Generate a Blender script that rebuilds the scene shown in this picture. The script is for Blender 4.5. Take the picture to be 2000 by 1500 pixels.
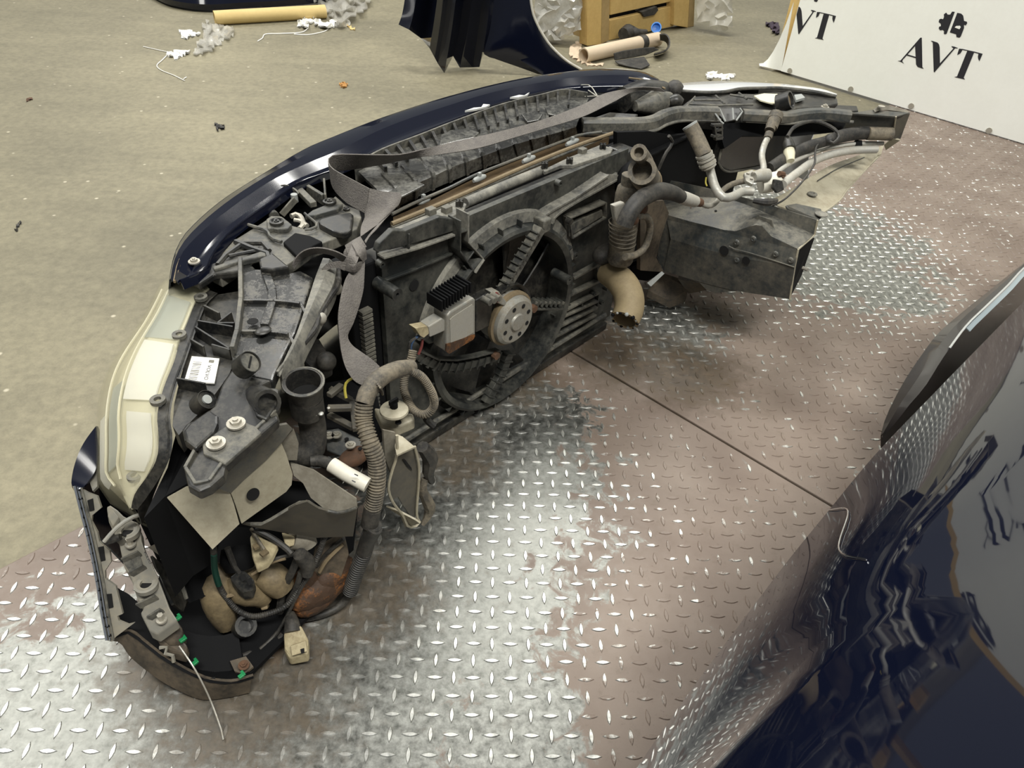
import bpy, math, random
from mathutils import Vector, Matrix
random.seed(7)
for o in list(bpy.data.objects):
    bpy.data.objects.remove(o)
scene = bpy.context.scene
COL = scene.collection

# ------------------------------------------------------------ camera
CAM_R = ((0.9986241263532764, -0.012301726072109718, 0.05097569813943094),
         (0.03156920036295228, -0.6351675417267231, -0.7717289547018922),
         (0.04187170707768409, 0.7722764151989092, -0.6339052757896264))
RT, DN, FW = (Vector(r) for r in CAM_R)
CAM = Vector((0.05536147, -0.72269569, 1.04967988))
F = 1448.325                       # focal length for a 2000 px wide frame
cam_data = bpy.data.cameras.new('camera')
cam_data.sensor_width = 36.0
cam_data.lens = F / 2000.0 * 36.0
cam_data.clip_start = 0.02
cam = bpy.data.objects.new('camera', cam_data)
COL.objects.link(cam)
cam.matrix_world = Matrix(((RT.x, -DN.x, -FW.x, CAM.x), (RT.y, -DN.y, -FW.y, CAM.y),
                           (RT.z, -DN.z, -FW.z, CAM.z), (0, 0, 0, 1)))
scene.camera = cam

# ------------------------------------------------------------ world, lamps, exposure
world = bpy.data.worlds.new('hall_air')
scene.world = world
world.use_nodes = True
bg = world.node_tree.nodes['Background']
bg.inputs[0].default_value = (0.93, 0.97, 1.0, 1)
bg.inputs[1].default_value = 0.18

def ceiling_lamp(x, y, z, lx, ly, rz, power, tilt=(0, 0)):
    d = bpy.data.lights.new('ceiling_light', 'AREA')
    d.shape = 'RECTANGLE'; d.size = lx; d.size_y = ly; d.energy = power
    d.color = (1.0, 0.985, 0.93)
    o = bpy.data.objects.new('ceiling_light', d)
    o.location = (x, y, z); o.rotation_euler = (tilt[0], tilt[1], rz)
    COL.objects.link(o)
    return o
LAMPS = [(0.1, 3.2, 4.0, 3.0, 0.4, 0.0, 165),
         (-2.9, 1.6, 4.0, 3.0, 0.9, math.pi / 2, 135),
         (1.0, -1.5, 4.2, 3.0, 0.4, 0.0, 260),
         (4.6, 7.6, 4.0, 3.4, 0.5, 0.0, 160),
         (-3.0, 6.4, 4.0, 3.4, 0.5, 0.0, 150)]
for L in LAMPS:
    ceiling_lamp(*L)
scene.view_settings.view_transform = 'Standard'
scene.view_settings.look = 'None'
scene.view_settings.exposure = 0.0
scene.view_settings.gamma = 1.0
scene.view_settings.use_curve_mapping = False

# ------------------------------------------------------------ from photo pixels to real points
ANG = math.radians(46.0)           # the car's cross axis on the floor
U = Vector((math.cos(ANG), math.sin(ANG), 0)); V = Vector((-math.sin(ANG), math.cos(ANG), 0))
ZU = Vector((0, 0, 1))
def ray(x, y):
    return RT * ((x - 1000) / F) + DN * ((y - 750) / F) + FW
def Z(x, y, z=0.0):                # the point of height z seen at a pixel
    d = ray(x, y); return CAM + d * ((z - CAM.z) / d.z)
def PV(x, y, v):                   # the point on the upright cross plane v
    d = ray(x, y); return CAM + d * ((v - CAM.dot(V)) / d.dot(V))
def PU(x, y, u):                   # the point on the upright lengthwise plane u
    d = ray(x, y); return CAM + d * ((u - CAM.dot(U)) / d.dot(U))
def PL(x, y, p0, n):               # the point on any plane
    d = ray(x, y); return CAM + d * ((p0 - CAM).dot(n) / d.dot(n))
def uvz(u, v, z):
    return U * u + V * v + ZU * z
def crop(x0, y0, s):
    return lambda x, y: (x0 + x / s, y0 + y / s)
A1 = crop(0, 0, 2.857); A2 = crop(650, 0, 2.857); A3 = crop(1300, 0, 2.857)
A4 = crop(100, 400, 3.3333); A5 = crop(600, 350, 3.3333); A6 = crop(1100, 150, 2.857)
A7 = crop(100, 800, 3.3333); A8 = crop(450, 700, 4.0)
B1 = crop(300, 950, 3.3333); B2 = crop(1300, 900, 2.5); B3 = crop(1600, 500, 3.0); B4 = crop(0, 950, 2.728)
B5 = crop(300, 150, 4.0); B6 = crop(750, 150, 4.0); B7 = crop(1100, 150, 5.0)
G0 = crop(0, 0, 1.0)
def zz(c, pts, z=None):            # traced points at given heights
    return [Z(*c(p[0], p[1]), p[2] if len(p) > 2 else z) for p in pts]
def vv(c, pts, v):
    return [PV(*c(p[0], p[1]), p[2] if len(p) > 2 else v) for p in pts]
def uu(c, pts, u):
    return [PU(*c(p[0], p[1]), p[2] if len(p) > 2 else u) for p in pts]

# ------------------------------------------------------------ mesh helpers
def cr(pts, n):                    # Catmull-Rom curve resampled to n points by length
    pts = [Vector(p) for p in pts]
    if len(pts) == 2:
        return [pts[0].lerp(pts[1], i / (n - 1)) for i in range(n)]
    e = [pts[0] * 2 - pts[1]] + pts + [pts[-1] * 2 - pts[-2]]
    dense = []
    for i in range(1, len(e) - 2):
        a, b, c, d = e[i - 1], e[i], e[i + 1], e[i + 2]
        for k in range(12):
            t = k / 12
            dense.append(0.5 * (2 * b + (c - a) * t + (2 * a - 5 * b + 4 * c - d) * t * t + (3 * b - a - 3 * c + d) * t ** 3))
    dense.append(pts[-1])
    return resample(dense, n)
def resample(pts, n):
    L = [0.0]
    for a, b in zip(pts, pts[1:]):
        L.append(L[-1] + (b - a).length)
    out = []; j = 0
    for i in range(n):
        t = L[-1] * i / (n - 1)
        while j < len(L) - 2 and L[j + 1] < t:
            j += 1
        s = (t - L[j]) / max(L[j + 1] - L[j], 1e-9)
        out.append(pts[j].lerp(pts[j + 1], min(max(s, 0), 1)))
    return out
def length(pts):
    return sum((b - a).length for a, b in zip(pts, pts[1:]))
def perp(d):
    d = d.normalized()
    a = ZU if abs(d.z) < 0.9 else U
    x = d.cross(a).normalized()
    return x, d.cross(x).normalized()

class MB:
    def __init__(self):
        self.v = []; self.f = []
    def add(self, vs, fs):
        n = len(self.v); self.v += [Vector(p) for p in vs]
        self.f += [tuple(i + n for i in q) for q in fs]; return self
    def obox(self, c, a, b, d):     # centre and three half vectors
        c = Vector(c)
        vs = [c + a * i + b * j + d * k for i in (-1, 1) for j in (-1, 1) for k in (-1, 1)]
        return self.add(vs, [(0, 1, 3, 2), (4, 6, 7, 5), (0, 4, 5, 1), (2, 3, 7, 6), (0, 2, 6, 4), (1, 5, 7, 3)])
    def bar(self, p, q, w, h, up=None):
        p = Vector(p); q = Vector(q); d = q - p
        up = up or ZU
        s = d.cross(up)
        if s.length < 1e-6: s = d.cross(U)
        s.normalize(); t = s.cross(d).normalized()
        return self.obox((p + q) / 2, d / 2, s * (w / 2), t * (h / 2))
    def prism(self, poly, ext):
        n = len(poly); ext = Vector(ext)
        vs = [Vector(p) for p in poly] + [Vector(p) + ext for p in poly]
        fs = [tuple(range(n - 1, -1, -1)), tuple(range(n, 2 * n))]
        fs += [(i, (i + 1) % n, n + (i + 1) % n, n + i) for i in range(n)]
        return self.add(vs, fs)
    def slab(self, poly, t, n=None):  # polygon thickened away from the camera along its own normal
        poly = [Vector(p) for p in poly]
        if n is None:
            n = Vector((0, 0, 0))
            for i in range(len(poly)):
                n += poly[i].cross(poly[(i + 1) % len(poly)])
            n.normalize()
            c = sum(poly, Vector()) / len(poly)
            if n.dot(c - CAM) < 0: n = -n
            if min((q - CAM).normalized().dot(n) for q in poly) > 0.12:      # make it truly flat
                poly = [CAM + (q - CAM) * ((c - CAM).dot(n) / (q - CAM).dot(n)) for q in poly]
        return self.prism(poly, n * t)
    def rings(self, rings, cap=True, closed=False):
        m = len(rings[0]); vs = [p for r in rings for p in r]; fs = []
        k = len(rings)
        for i in range(k if closed else k - 1):
            for j in range(m):
                a = i * m + j; b = i * m + (j + 1) % m
                c = ((i + 1) % k) * m + (j + 1) % m; d = ((i + 1) % k) * m + j
                fs.append((a, b, c, d))
        if cap and not closed:
            fs.append(tuple(range(m - 1, -1, -1))); fs.append(tuple((k - 1) * m + j for j in range(m)))
        return self.add(vs, fs)
    def tube(self, pts, r, n=10, seg=None, cap=True, smooth=True, flat=None):
        pts = [Vector(p) for p in pts]
        if smooth and len(pts) > 2:
            seg = seg or max(8, min(60, int(length(pts) / 0.012)))
            k0 = len(pts); pts = cr(pts, seg)
        if not isinstance(r, (list, tuple)): r = [r, r]
        x, y = perp(pts[1] - pts[0]); rings = []
        for i, p in enumerate(pts):
            d = (pts[min(i + 1, len(pts) - 1)] - pts[max(i - 1, 0)]).normalized()
            x = (x - d * x.dot(d)).normalized(); y = d.cross(x)
            t = i / (len(pts) - 1) * (len(r) - 1); j = min(int(t), len(r) - 2); s = t - j
            rr = r[j] * (1 - s) + r[j + 1] * s
            if callable(flat): rr *= flat(i)
            rings.append([p + (x * math.cos(2 * math.pi * a / n) + y * math.sin(2 * math.pi * a / n)) * rr for a in range(n)])
        return self.rings(rings, cap)
    def corr(self, pts, r, pitch, depth=0.12, n=12):      # corrugated conduit
        c = cr(pts, 80); m = max(6, int(length(c) / pitch)) * 4 + 1
        return self.tube(resample(c, m), r, n, smooth=False, flat=lambda i: 1 + depth * (1, 1, -1, -1)[i % 4])
    def pipe(self, pts, ro, ri, depth, n=16, both=False):   # open hollow end at the first point
        pts = [Vector(p) for p in pts]
        c = cr(pts, max(8, min(50, int(length(pts) / 0.01)))) if len(pts) > 2 else pts
        self.tube(c, ro, n, cap=False, smooth=False)
        k = len(c) * n; base = len(self.v) - k
        r0 = ro[0] if isinstance(ro, (list, tuple)) else ro
        d0 = (c[1] - c[0]).normalized(); x, y = perp(d0)
        ring0 = self.v[base:base + n]
        cen = c[0]
        inner = [cen + (p - cen) * (ri / r0) for p in ring0]
        deep = [p + d0 * depth for p in inner]
        b = len(self.v); self.v += inner + deep
        for j in range(n):
            jj = (j + 1) % n
            self.f.append((base + jj, base + j, b + j, b + jj))
            self.f.append((b + jj, b + j, b + n + j, b + n + jj))
        self.f.append(tuple(b + n + j for j in range(n)))
        self.f.append(tuple(base + k - n + j for j in range(n)))
        return self
    def lathe(self, c, axis, prof, n=20, a0=0, a1=2 * math.pi, sx=None):
        c = Vector(c); ax = Vector(axis).normalized(); x, y = perp(ax)
        if sx is not None: x = Vector(sx).normalized(); y = ax.cross(x)
        full = abs(a1 - a0 - 2 * math.pi) < 1e-6
        m = n if full else n + 1; vs = []
        for k in range(m):
            a = a0 + (a1 - a0) * k / n
            d = x * math.cos(a) + y * math.sin(a)
            vs += [c + d * r + ax * h for r, h in prof]
        q = len(prof); fs = []
        for k in range(n):
            kk = (k + 1) % m
            for j in range(q - 1):
                fs.append((k * q + j, kk * q + j, kk * q + j + 1, k * q + j + 1))
        return self.add(vs, fs)
    def disc(self, c, axis, r, h, n=20, r2=None):          # closed cylinder or cone
        return self.lathe(c, axis, [(0.0001, 0), (r, 0), (r2 if r2 is not None else r, h), (0.0001, h)], n)
    def loft(self, curves, n=24, thick=0.0, spline=True, nrm=None):
        g = [cr(c, n) if spline else resample([Vector(p) for p in c], n) for c in curves]
        return self.grid(g, thick, nrm)
    def grid(self, g, thick=0.0, nrm=None):
        a = len(g); b = len(g[0])
        vs = [p for r in g for p in r]
        fs = [(i * b + j, i * b + j + 1, (i + 1) * b + j + 1, (i + 1) * b + j) for i in range(a - 1) for j in range(b - 1)]
        if not thick:
            return self.add(vs, fs)
        N = [Vector() for _ in vs]
        for q in fs:
            m = (vs[q[2]] - vs[q[0]]).cross(vs[q[3]] - vs[q[1]])
            for i in q: N[i] += m
        N = [m.normalized() if m.length > 1e-12 else ZU.copy() for m in N]
        mid = len(vs) // 2 + b // 2
        s = 1.0 if N[min(mid, len(vs) - 1)].dot(vs[min(mid, len(vs) - 1)] - CAM) > 0 else -1.0
        off = [p + N[i] * (s * thick) for i, p in enumerate(vs)]
        k = len(vs); fs2 = [tuple(i + k for i in reversed(q)) for q in fs]
        rim = [i for i in range(b)] + [i * b + b - 1 for i in range(1, a)] + [(a - 1) * b + j for j in range(b - 2, -1, -1)] + [i * b for i in range(a - 2, 0, -1)]
        sd = [(rim[i], rim[(i + 1) % len(rim)], rim[(i + 1) % len(rim)] + k, rim[i] + k) for i in range(len(rim))]
        return self.add(vs + off, fs + fs2 + sd)
    def ball(self, c, r, n=10, sc=(1, 1, 1)):
        c = Vector(c); prof = [(math.sin(math.pi * k / n) * r + 1e-5, -math.cos(math.pi * k / n) * r) for k in range(n + 1)]
        k0 = len(self.v); self.lathe((0, 0, 0), ZU, prof, n * 2)
        for i in range(k0, len(self.v)):
            p = self.v[i]; self.v[i] = c + U * (p.x * sc[0]) + V * (p.y * sc[1]) + ZU * (p.z * sc[2])
        return self
    def build(self, name, mat, parent=None, smooth=True, bev=0.0, ang=38, mesh=None):
        me = bpy.data.meshes.new(name)
        org = parent['_org'] if parent is not None and '_org' in parent else None
        o3 = Vector(org) if org is not None else Vector()
        me.from_pydata([tuple(p - o3) for p in self.v], [], self.f)
        me.validate()
        import bmesh
        b = bmesh.new(); b.from_mesh(me)
        bmesh.ops.remove_doubles(b, verts=b.verts, dist=1e-6)
        bmesh.ops.recalc_face_normals(b, faces=b.faces)
        b.to_mesh(me); b.free()
        me.materials.append(mat)
        o = bpy.data.objects.new(name, me); COL.objects.link(o)
        if parent is not None:
            o.parent = parent; o['_org'] = tuple(o3)
        if smooth:
            me.shade_smooth(); me.set_sharp_from_angle(angle=math.radians(ang))
        if bev:
            m = o.modifiers.new('bevel', 'BEVEL'); m.width = bev; m.segments = 2; m.limit_method = 'ANGLE'; m.angle_limit = math.radians(40)
        return o

def thing(name, label, cat, loc, group=None):
    o = bpy.data.objects.new(name, None); COL.objects.link(o)
    o.location = loc; o['_org'] = tuple(loc); o['label'] = label; o['category'] = cat
    o.empty_display_size = 0.05
    if group: o['group'] = group
    return o
def tag(o, label, cat, group=None):
    o['label'] = label; o['category'] = cat
    if group: o['group'] = group
    return o
def rebase(o, loc):                 # put a one-mesh thing's origin at its base
    loc = Vector(loc)
    o.data.transform(Matrix.Translation(-loc)); o.location = loc
    return o

# ------------------------------------------------------------ materials
def mat(name, col, rough=0.5, metal=0.0, dust=0.0, dcol=(0.22, 0.19, 0.14), ns=14.0, bump=0.0, bs=60.0,
        coat=0.0, spec=0.5, var=0.0, thr=0.5, soft=0.15, drough=0.8, dmin=0.1):
    m = bpy.data.materials.new(name); m.use_nodes = True
    nt = m.node_tree; p = nt.nodes['Principled BSDF']
    p.inputs['Base Color'].default_value = (*col, 1); p.inputs['Roughness'].default_value = rough
    p.inputs['Metallic'].default_value = metal; p.inputs['Specular IOR Level'].default_value = spec
    p.inputs['Coat Weight'].default_value = coat; p.inputs['Coat Roughness'].default_value = 0.03
    geo = nt.nodes.new('ShaderNodeNewGeometry')
    if dust > 0:
        n1 = nt.nodes.new('ShaderNodeTexNoise'); n1.inputs['Scale'].default_value = ns
        n1.inputs['Detail'].default_value = 8; n1.inputs['Roughness'].default_value = 0.7
        nt.links.new(geo.outputs['Position'], n1.inputs['Vector'])
        n3 = nt.nodes.new('ShaderNodeTexNoise'); n3.inputs['Scale'].default_value = ns * 7.0
        n3.inputs['Detail'].default_value = 6; n3.inputs['Roughness'].default_value = 0.75
        nt.links.new(geo.outputs['Position'], n3.inputs['Vector'])
        av = nt.nodes.new('ShaderNodeMath'); av.operation = 'MULTIPLY_ADD'; av.inputs[1].default_value = 0.6
        nt.links.new(n3.outputs[0], av.inputs[0])
        sb_ = nt.nodes.new('ShaderNodeMath'); sb_.operation = 'SUBTRACT'; sb_.inputs[1].default_value = 0.3
        nt.links.new(n1.outputs[0], sb_.inputs[0]); nt.links.new(sb_.outputs[0], av.inputs[2])
        r = nt.nodes.new('ShaderNodeMapRange'); r.inputs[1].default_value = thr - soft; r.inputs[2].default_value = thr + soft
        r.inputs[3].default_value = dust * dmin; r.inputs[4].default_value = dust
        nt.links.new(av.outputs[0], r.inputs[0])
        mx = nt.nodes.new('ShaderNodeMix'); mx.data_type = 'RGBA'
        mx.inputs[6].default_value = (*col, 1); mx.inputs[7].default_value = (*dcol, 1)
        nt.links.new(r.outputs[0], mx.inputs[0]); nt.links.new(mx.outputs[2], p.inputs['Base Color'])
        mr = nt.nodes.new('ShaderNodeMapRange'); mr.inputs[3].default_value = rough; mr.inputs[4].default_value = drough
        nt.links.new(r.outputs[0], mr.inputs[0]); nt.links.new(mr.outputs[0], p.inputs['Roughness'])
        if metal > 0:
            mm = nt.nodes.new('ShaderNodeMapRange'); mm.inputs[3].default_value = metal; mm.inputs[4].default_value = 0.0
            nt.links.new(r.outputs[0], mm.inputs[0]); nt.links.new(mm.outputs[0], p.inputs['Metallic'])
    if bump > 0:
        n2 = nt.nodes.new('ShaderNodeTexNoise'); n2.inputs['Scale'].default_value = bs; n2.inputs['Detail'].default_value = 4
        nt.links.new(geo.outputs['Position'], n2.inputs['Vector'])
        bp = nt.nodes.new('ShaderNodeBump'); bp.inputs['Strength'].default_value = bump; bp.inputs['Distance'].default_value = 0.004
        nt.links.new(n2.outputs[0], bp.inputs['Height']); nt.links.new(bp.outputs[0], p.inputs['Normal'])
    return m
M = {}
M['black'] = mat('black_plastic', (0.009, 0.0095, 0.010), 0.34, dust=0.36, dcol=(0.17, 0.155, 0.12), ns=20, thr=.57, dmin=.04)
M['dusty'] = mat('dusty_plastic', (0.028, 0.03, 0.031), 0.42, dust=0.8, dcol=(0.23, 0.215, 0.17), ns=16, thr=0.52)
M['shroud'] = mat('shroud_plastic', (0.012, 0.014, 0.0145), 0.4, dust=0.55, dmin=.05, dcol=(0.15, 0.145, 0.118), ns=10, thr=0.55)
M['ledge'] = mat('dusty_ledge_plastic', (0.07, 0.07, 0.066), 0.5, dust=0.8, dcol=(0.3, 0.285, 0.235), ns=20)
M['deep'] = mat('black_plastic_and_shade', (0.006, 0.0062, 0.0068), 0.7, spec=.12)  # plain black plastic, also the shade painted into gaps and cavities
M['rubber'] = mat('black_rubber', (0.013, 0.013, 0.013), 0.55, dust=0.5, dcol=(0.14, 0.125, 0.1), ns=30, thr=0.56)
M['hosedust'] = mat('dusty_rubber', (0.05, 0.046, 0.04), 0.65, dust=0.8, dcol=(0.26, 0.22, 0.155), ns=25, bump=0.3)
M['navy'] = mat('navy_paint', (0.003, 0.0042, 0.0115), 0.6, coat=1.0, spec=0.0)
M['navy'].node_tree.nodes['Principled BSDF'].inputs['Coat Roughness'].default_value = 0.10
M['steelblack'] = mat('painted_steel', (0.035, 0.042, 0.045), 0.28, dust=0.7, dcol=(0.20, 0.178, 0.135), ns=9, thr=0.54)
M['beige'] = mat('primer_steel', (0.43, 0.395, 0.295), 0.45, dust=0.6, dcol=(0.20, 0.165, 0.105), ns=12, bump=0.1, thr=.54)
M['greysheet'] = mat('grey_sheet', (0.29, 0.27, 0.22), 0.45, dust=0.7, dcol=(0.10, 0.085, 0.06), ns=10, bump=0.15)
M['darksheet'] = mat('dark_sheet', (0.055, 0.053, 0.048), 0.45, dust=0.6, dcol=(0.16, 0.14, 0.1), ns=12)
M['alu'] = mat('aluminium', (0.50, 0.50, 0.46), 0.4, 0.6, dust=0.75, dcol=(0.30, 0.265, 0.20), ns=26)
M['alubright'] = mat('bright_aluminium', (0.62, 0.61, 0.56), 0.35, 0.5, dust=0.6, dcol=(0.36, 0.32, 0.25), ns=30)
M['wetmetal'] = mat('oily_black_plastic', (0.020, 0.020, 0.019), 0.2, dust=0.42, dcol=(0.33, 0.32, 0.28), ns=16, thr=0.55, soft=0.12, drough=.35)
M['tan'] = mat('tan_dust', (0.22, 0.17, 0.10), 0.8, dust=0.6, dcol=(0.12, 0.085, 0.045), ns=25)
M['brown'] = mat('brown_foam', (0.11, 0.07, 0.03), 0.9, dust=0.6, dcol=(0.05, 0.032, 0.016), ns=20)
M['strap'] = mat('strap_webbing', (0.12, 0.108, 0.10), 0.7, dust=0.5, dcol=(0.24, 0.22, 0.19), ns=60, bump=.5, bs=420)
M['chrome'] = mat('chrome', (0.85, 0.87, 0.9), 0.12, 1.0)
M['bolt'] = mat('zinc_bolt', (0.5, 0.48, 0.42), 0.4, 0.7, dust=0.5, dcol=(0.3, 0.26, 0.19), ns=80)
M['rustbolt'] = mat('rusty_metal', (0.13, 0.062, 0.03), 0.8, 0.0, dust=0.7, dcol=(0.05, 0.035, 0.025), ns=60)
M['motor'] = mat('motor_zinc', (0.36, 0.36, 0.33), 0.42, 0.5, dust=0.75, dcol=(0.21, 0.175, 0.12), ns=30, thr=0.53)
M['clip'] = mat('pale_clip', (0.34, 0.36, 0.35), 0.5, dust=0.3, ns=30)
M['cream'] = mat('cream_plastic', (0.52, 0.45, 0.28), 0.5, dust=0.7, dcol=(0.2, 0.15, 0.08), ns=26)
M['whitetube'] = mat('white_tube', (0.8, 0.77, 0.66), 0.45, dust=0.25, dcol=(0.4, 0.33, 0.22), ns=20)
M['tank'] = mat('washer_tank', (0.26, 0.20, 0.11), 0.45, dust=0.75, dcol=(0.07, 0.052, 0.03), ns=14, thr=.47)
M['rust'] = mat('rust', (0.035, 0.022, 0.014), 0.7, dust=0.85, dcol=(0.26, 0.095, 0.02), ns=30, bump=0.8, thr=.58, soft=.08)
M['green'] = mat('green_clip', (0.01, 0.22, 0.07), 0.4)
M['greenstripe'] = mat('green_stripe', (0.004, 0.045, 0.03), 0.4)
M['blackink'] = mat('dark_print', (0.018, 0.018, 0.024), 0.45)
M['paper'] = mat('label_paper', (0.82, 0.81, 0.74), 0.5)
M['label_grey'] = mat('barcode_ink', (0.16, 0.15, 0.12), 0.6)
M['yellow'] = mat('yellow_wire', (0.42, 0.36, 0.06), 0.5)
M['blue_wire'] = mat('blue_wire', (0.03, 0.06, 0.12), 0.5)
M['red_wire'] = mat('red_wire', (0.16, 0.04, 0.035), 0.5)
M['dark_hole'] = mat('hole_black', (0.002, 0.002, 0.002), 0.9)

# ------------------------------------------------------------ the floor
D1 = crop(1740, 10, 9.375); D2 = crop(1480, 0, 9.375); D3 = crop(770, 0, 5.0); D4 = crop(1120, 0, 5.5556); D5 = crop(280, 0, 4.3478)
def node(nt, kind, **kw):
    n = nt.nodes.new(kind)
    for k, v in kw.items():
        n.inputs[k].default_value = v
    return n
def concrete_material():
    m = bpy.data.materials.new('worn_concrete'); m.use_nodes = True
    nt = m.node_tree; p = nt.nodes['Principled BSDF']; L = nt.links.new
    geo = nt.nodes.new('ShaderNodeNewGeometry')
    big = node(nt, 'ShaderNodeTexNoise', Scale=1.3, Detail=5); L(geo.outputs['Position'], big.inputs['Vector'])
    fine = node(nt, 'ShaderNodeTexNoise', Scale=45.0, Detail=8, Roughness=0.75); L(geo.outputs['Position'], fine.inputs['Vector'])
    mp = nt.nodes.new('ShaderNodeMapping'); mp.inputs['Rotation'].default_value = (0, 0, 0.5); mp.inputs['Scale'].default_value = (0.8, 7, 1)
    L(geo.outputs['Position'], mp.inputs['Vector'])
    streak = node(nt, 'ShaderNodeTexNoise', Scale=1.6, Detail=6); L(mp.outputs[0], streak.inputs['Vector'])
    r1 = nt.nodes.new('ShaderNodeValToRGB'); e = r1.color_ramp.elements
    e[0].position = 0.3; e[0].color = (0.155, 0.140, 0.092, 1); e[1].position = 0.72; e[1].color = (0.265, 0.237, 0.155, 1)
    L(big.outputs[0], r1.inputs[0])
    r2 = nt.nodes.new('ShaderNodeMapRange'); r2.inputs[1].default_value = 0.3; r2.inputs[2].default_value = 0.75; r2.inputs[3].default_value = 0.72; r2.inputs[4].default_value = 1.25
    L(fine.outputs[0], r2.inputs[0])
    r3 = nt.nodes.new('ShaderNodeMapRange'); r3.inputs[1].default_value = 0.35; r3.inputs[2].default_value = 0.65; r3.inputs[3].default_value = 0.93; r3.inputs[4].default_value = 1.04
    L(streak.outputs[0], r3.inputs[0])
    mu = nt.nodes.new('ShaderNodeMath'); mu.operation = 'MULTIPLY'; L(r2.outputs[0], mu.inputs[0]); L(r3.outputs[0], mu.inputs[1])
    mx = nt.nodes.new('ShaderNodeMix'); mx.data_type = 'RGBA'; mx.blend_type = 'MULTIPLY'; mx.inputs[0].default_value = 1
    L(r1.outputs[0], mx.inputs[6]); L(mu.outputs[0], mx.inputs[7])
    vo = node(nt, 'ShaderNodeTexVoronoi', Scale=16.0); L(geo.outputs['Position'], vo.inputs['Vector'])
    fl = nt.nodes.new('ShaderNodeMapRange'); fl.inputs[1].default_value = 0.05; fl.inputs[2].default_value = 0.11; fl.inputs[3].default_value = 0.75; fl.inputs[4].default_value = 0.0
    L(vo.outputs['Distance'], fl.inputs[0])
    pick = nt.nodes.new('ShaderNodeMath'); pick.operation = 'GREATER_THAN'; pick.inputs[1].default_value = 0.62
    sep = nt.nodes.new('ShaderNodeSeparateColor'); L(vo.outputs['Color'], sep.inputs[0]); L(sep.outputs[0], pick.inputs[0])
    m2 = nt.nodes.new('ShaderNodeMath'); m2.operation = 'MULTIPLY'; L(fl.outputs[0], m2.inputs[0]); L(pick.outputs[0], m2.inputs[1])
    mx2 = nt.nodes.new('ShaderNodeMix'); mx2.data_type = 'RGBA'; mx2.inputs[7].default_value = (0.55, 0.5, 0.38, 1)
    L(m2.outputs[0], mx2.inputs[0]); L(mx.outputs[2], mx2.inputs[6]); L(mx2.outputs[2], p.inputs['Base Color'])
    p.inputs['Roughness'].default_value = 0.62
    bp = node(nt, 'ShaderNodeBump', Strength=0.25, Distance=0.003); L(fine.outputs[0], bp.inputs['Height']); L(bp.outputs[0], p.inputs['Normal'])
    return m
M['concrete'] = concrete_material()
fl = MB().obox((0.5, 2.5, -0.056), Vector((8, 0, 0)), Vector((0, 8, 0)), Vector((0, 0, 0.05))).build('floor', M['concrete'])
fl['kind'] = 'structure'; fl['label'] = 'stained grey concrete workshop floor'

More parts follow.
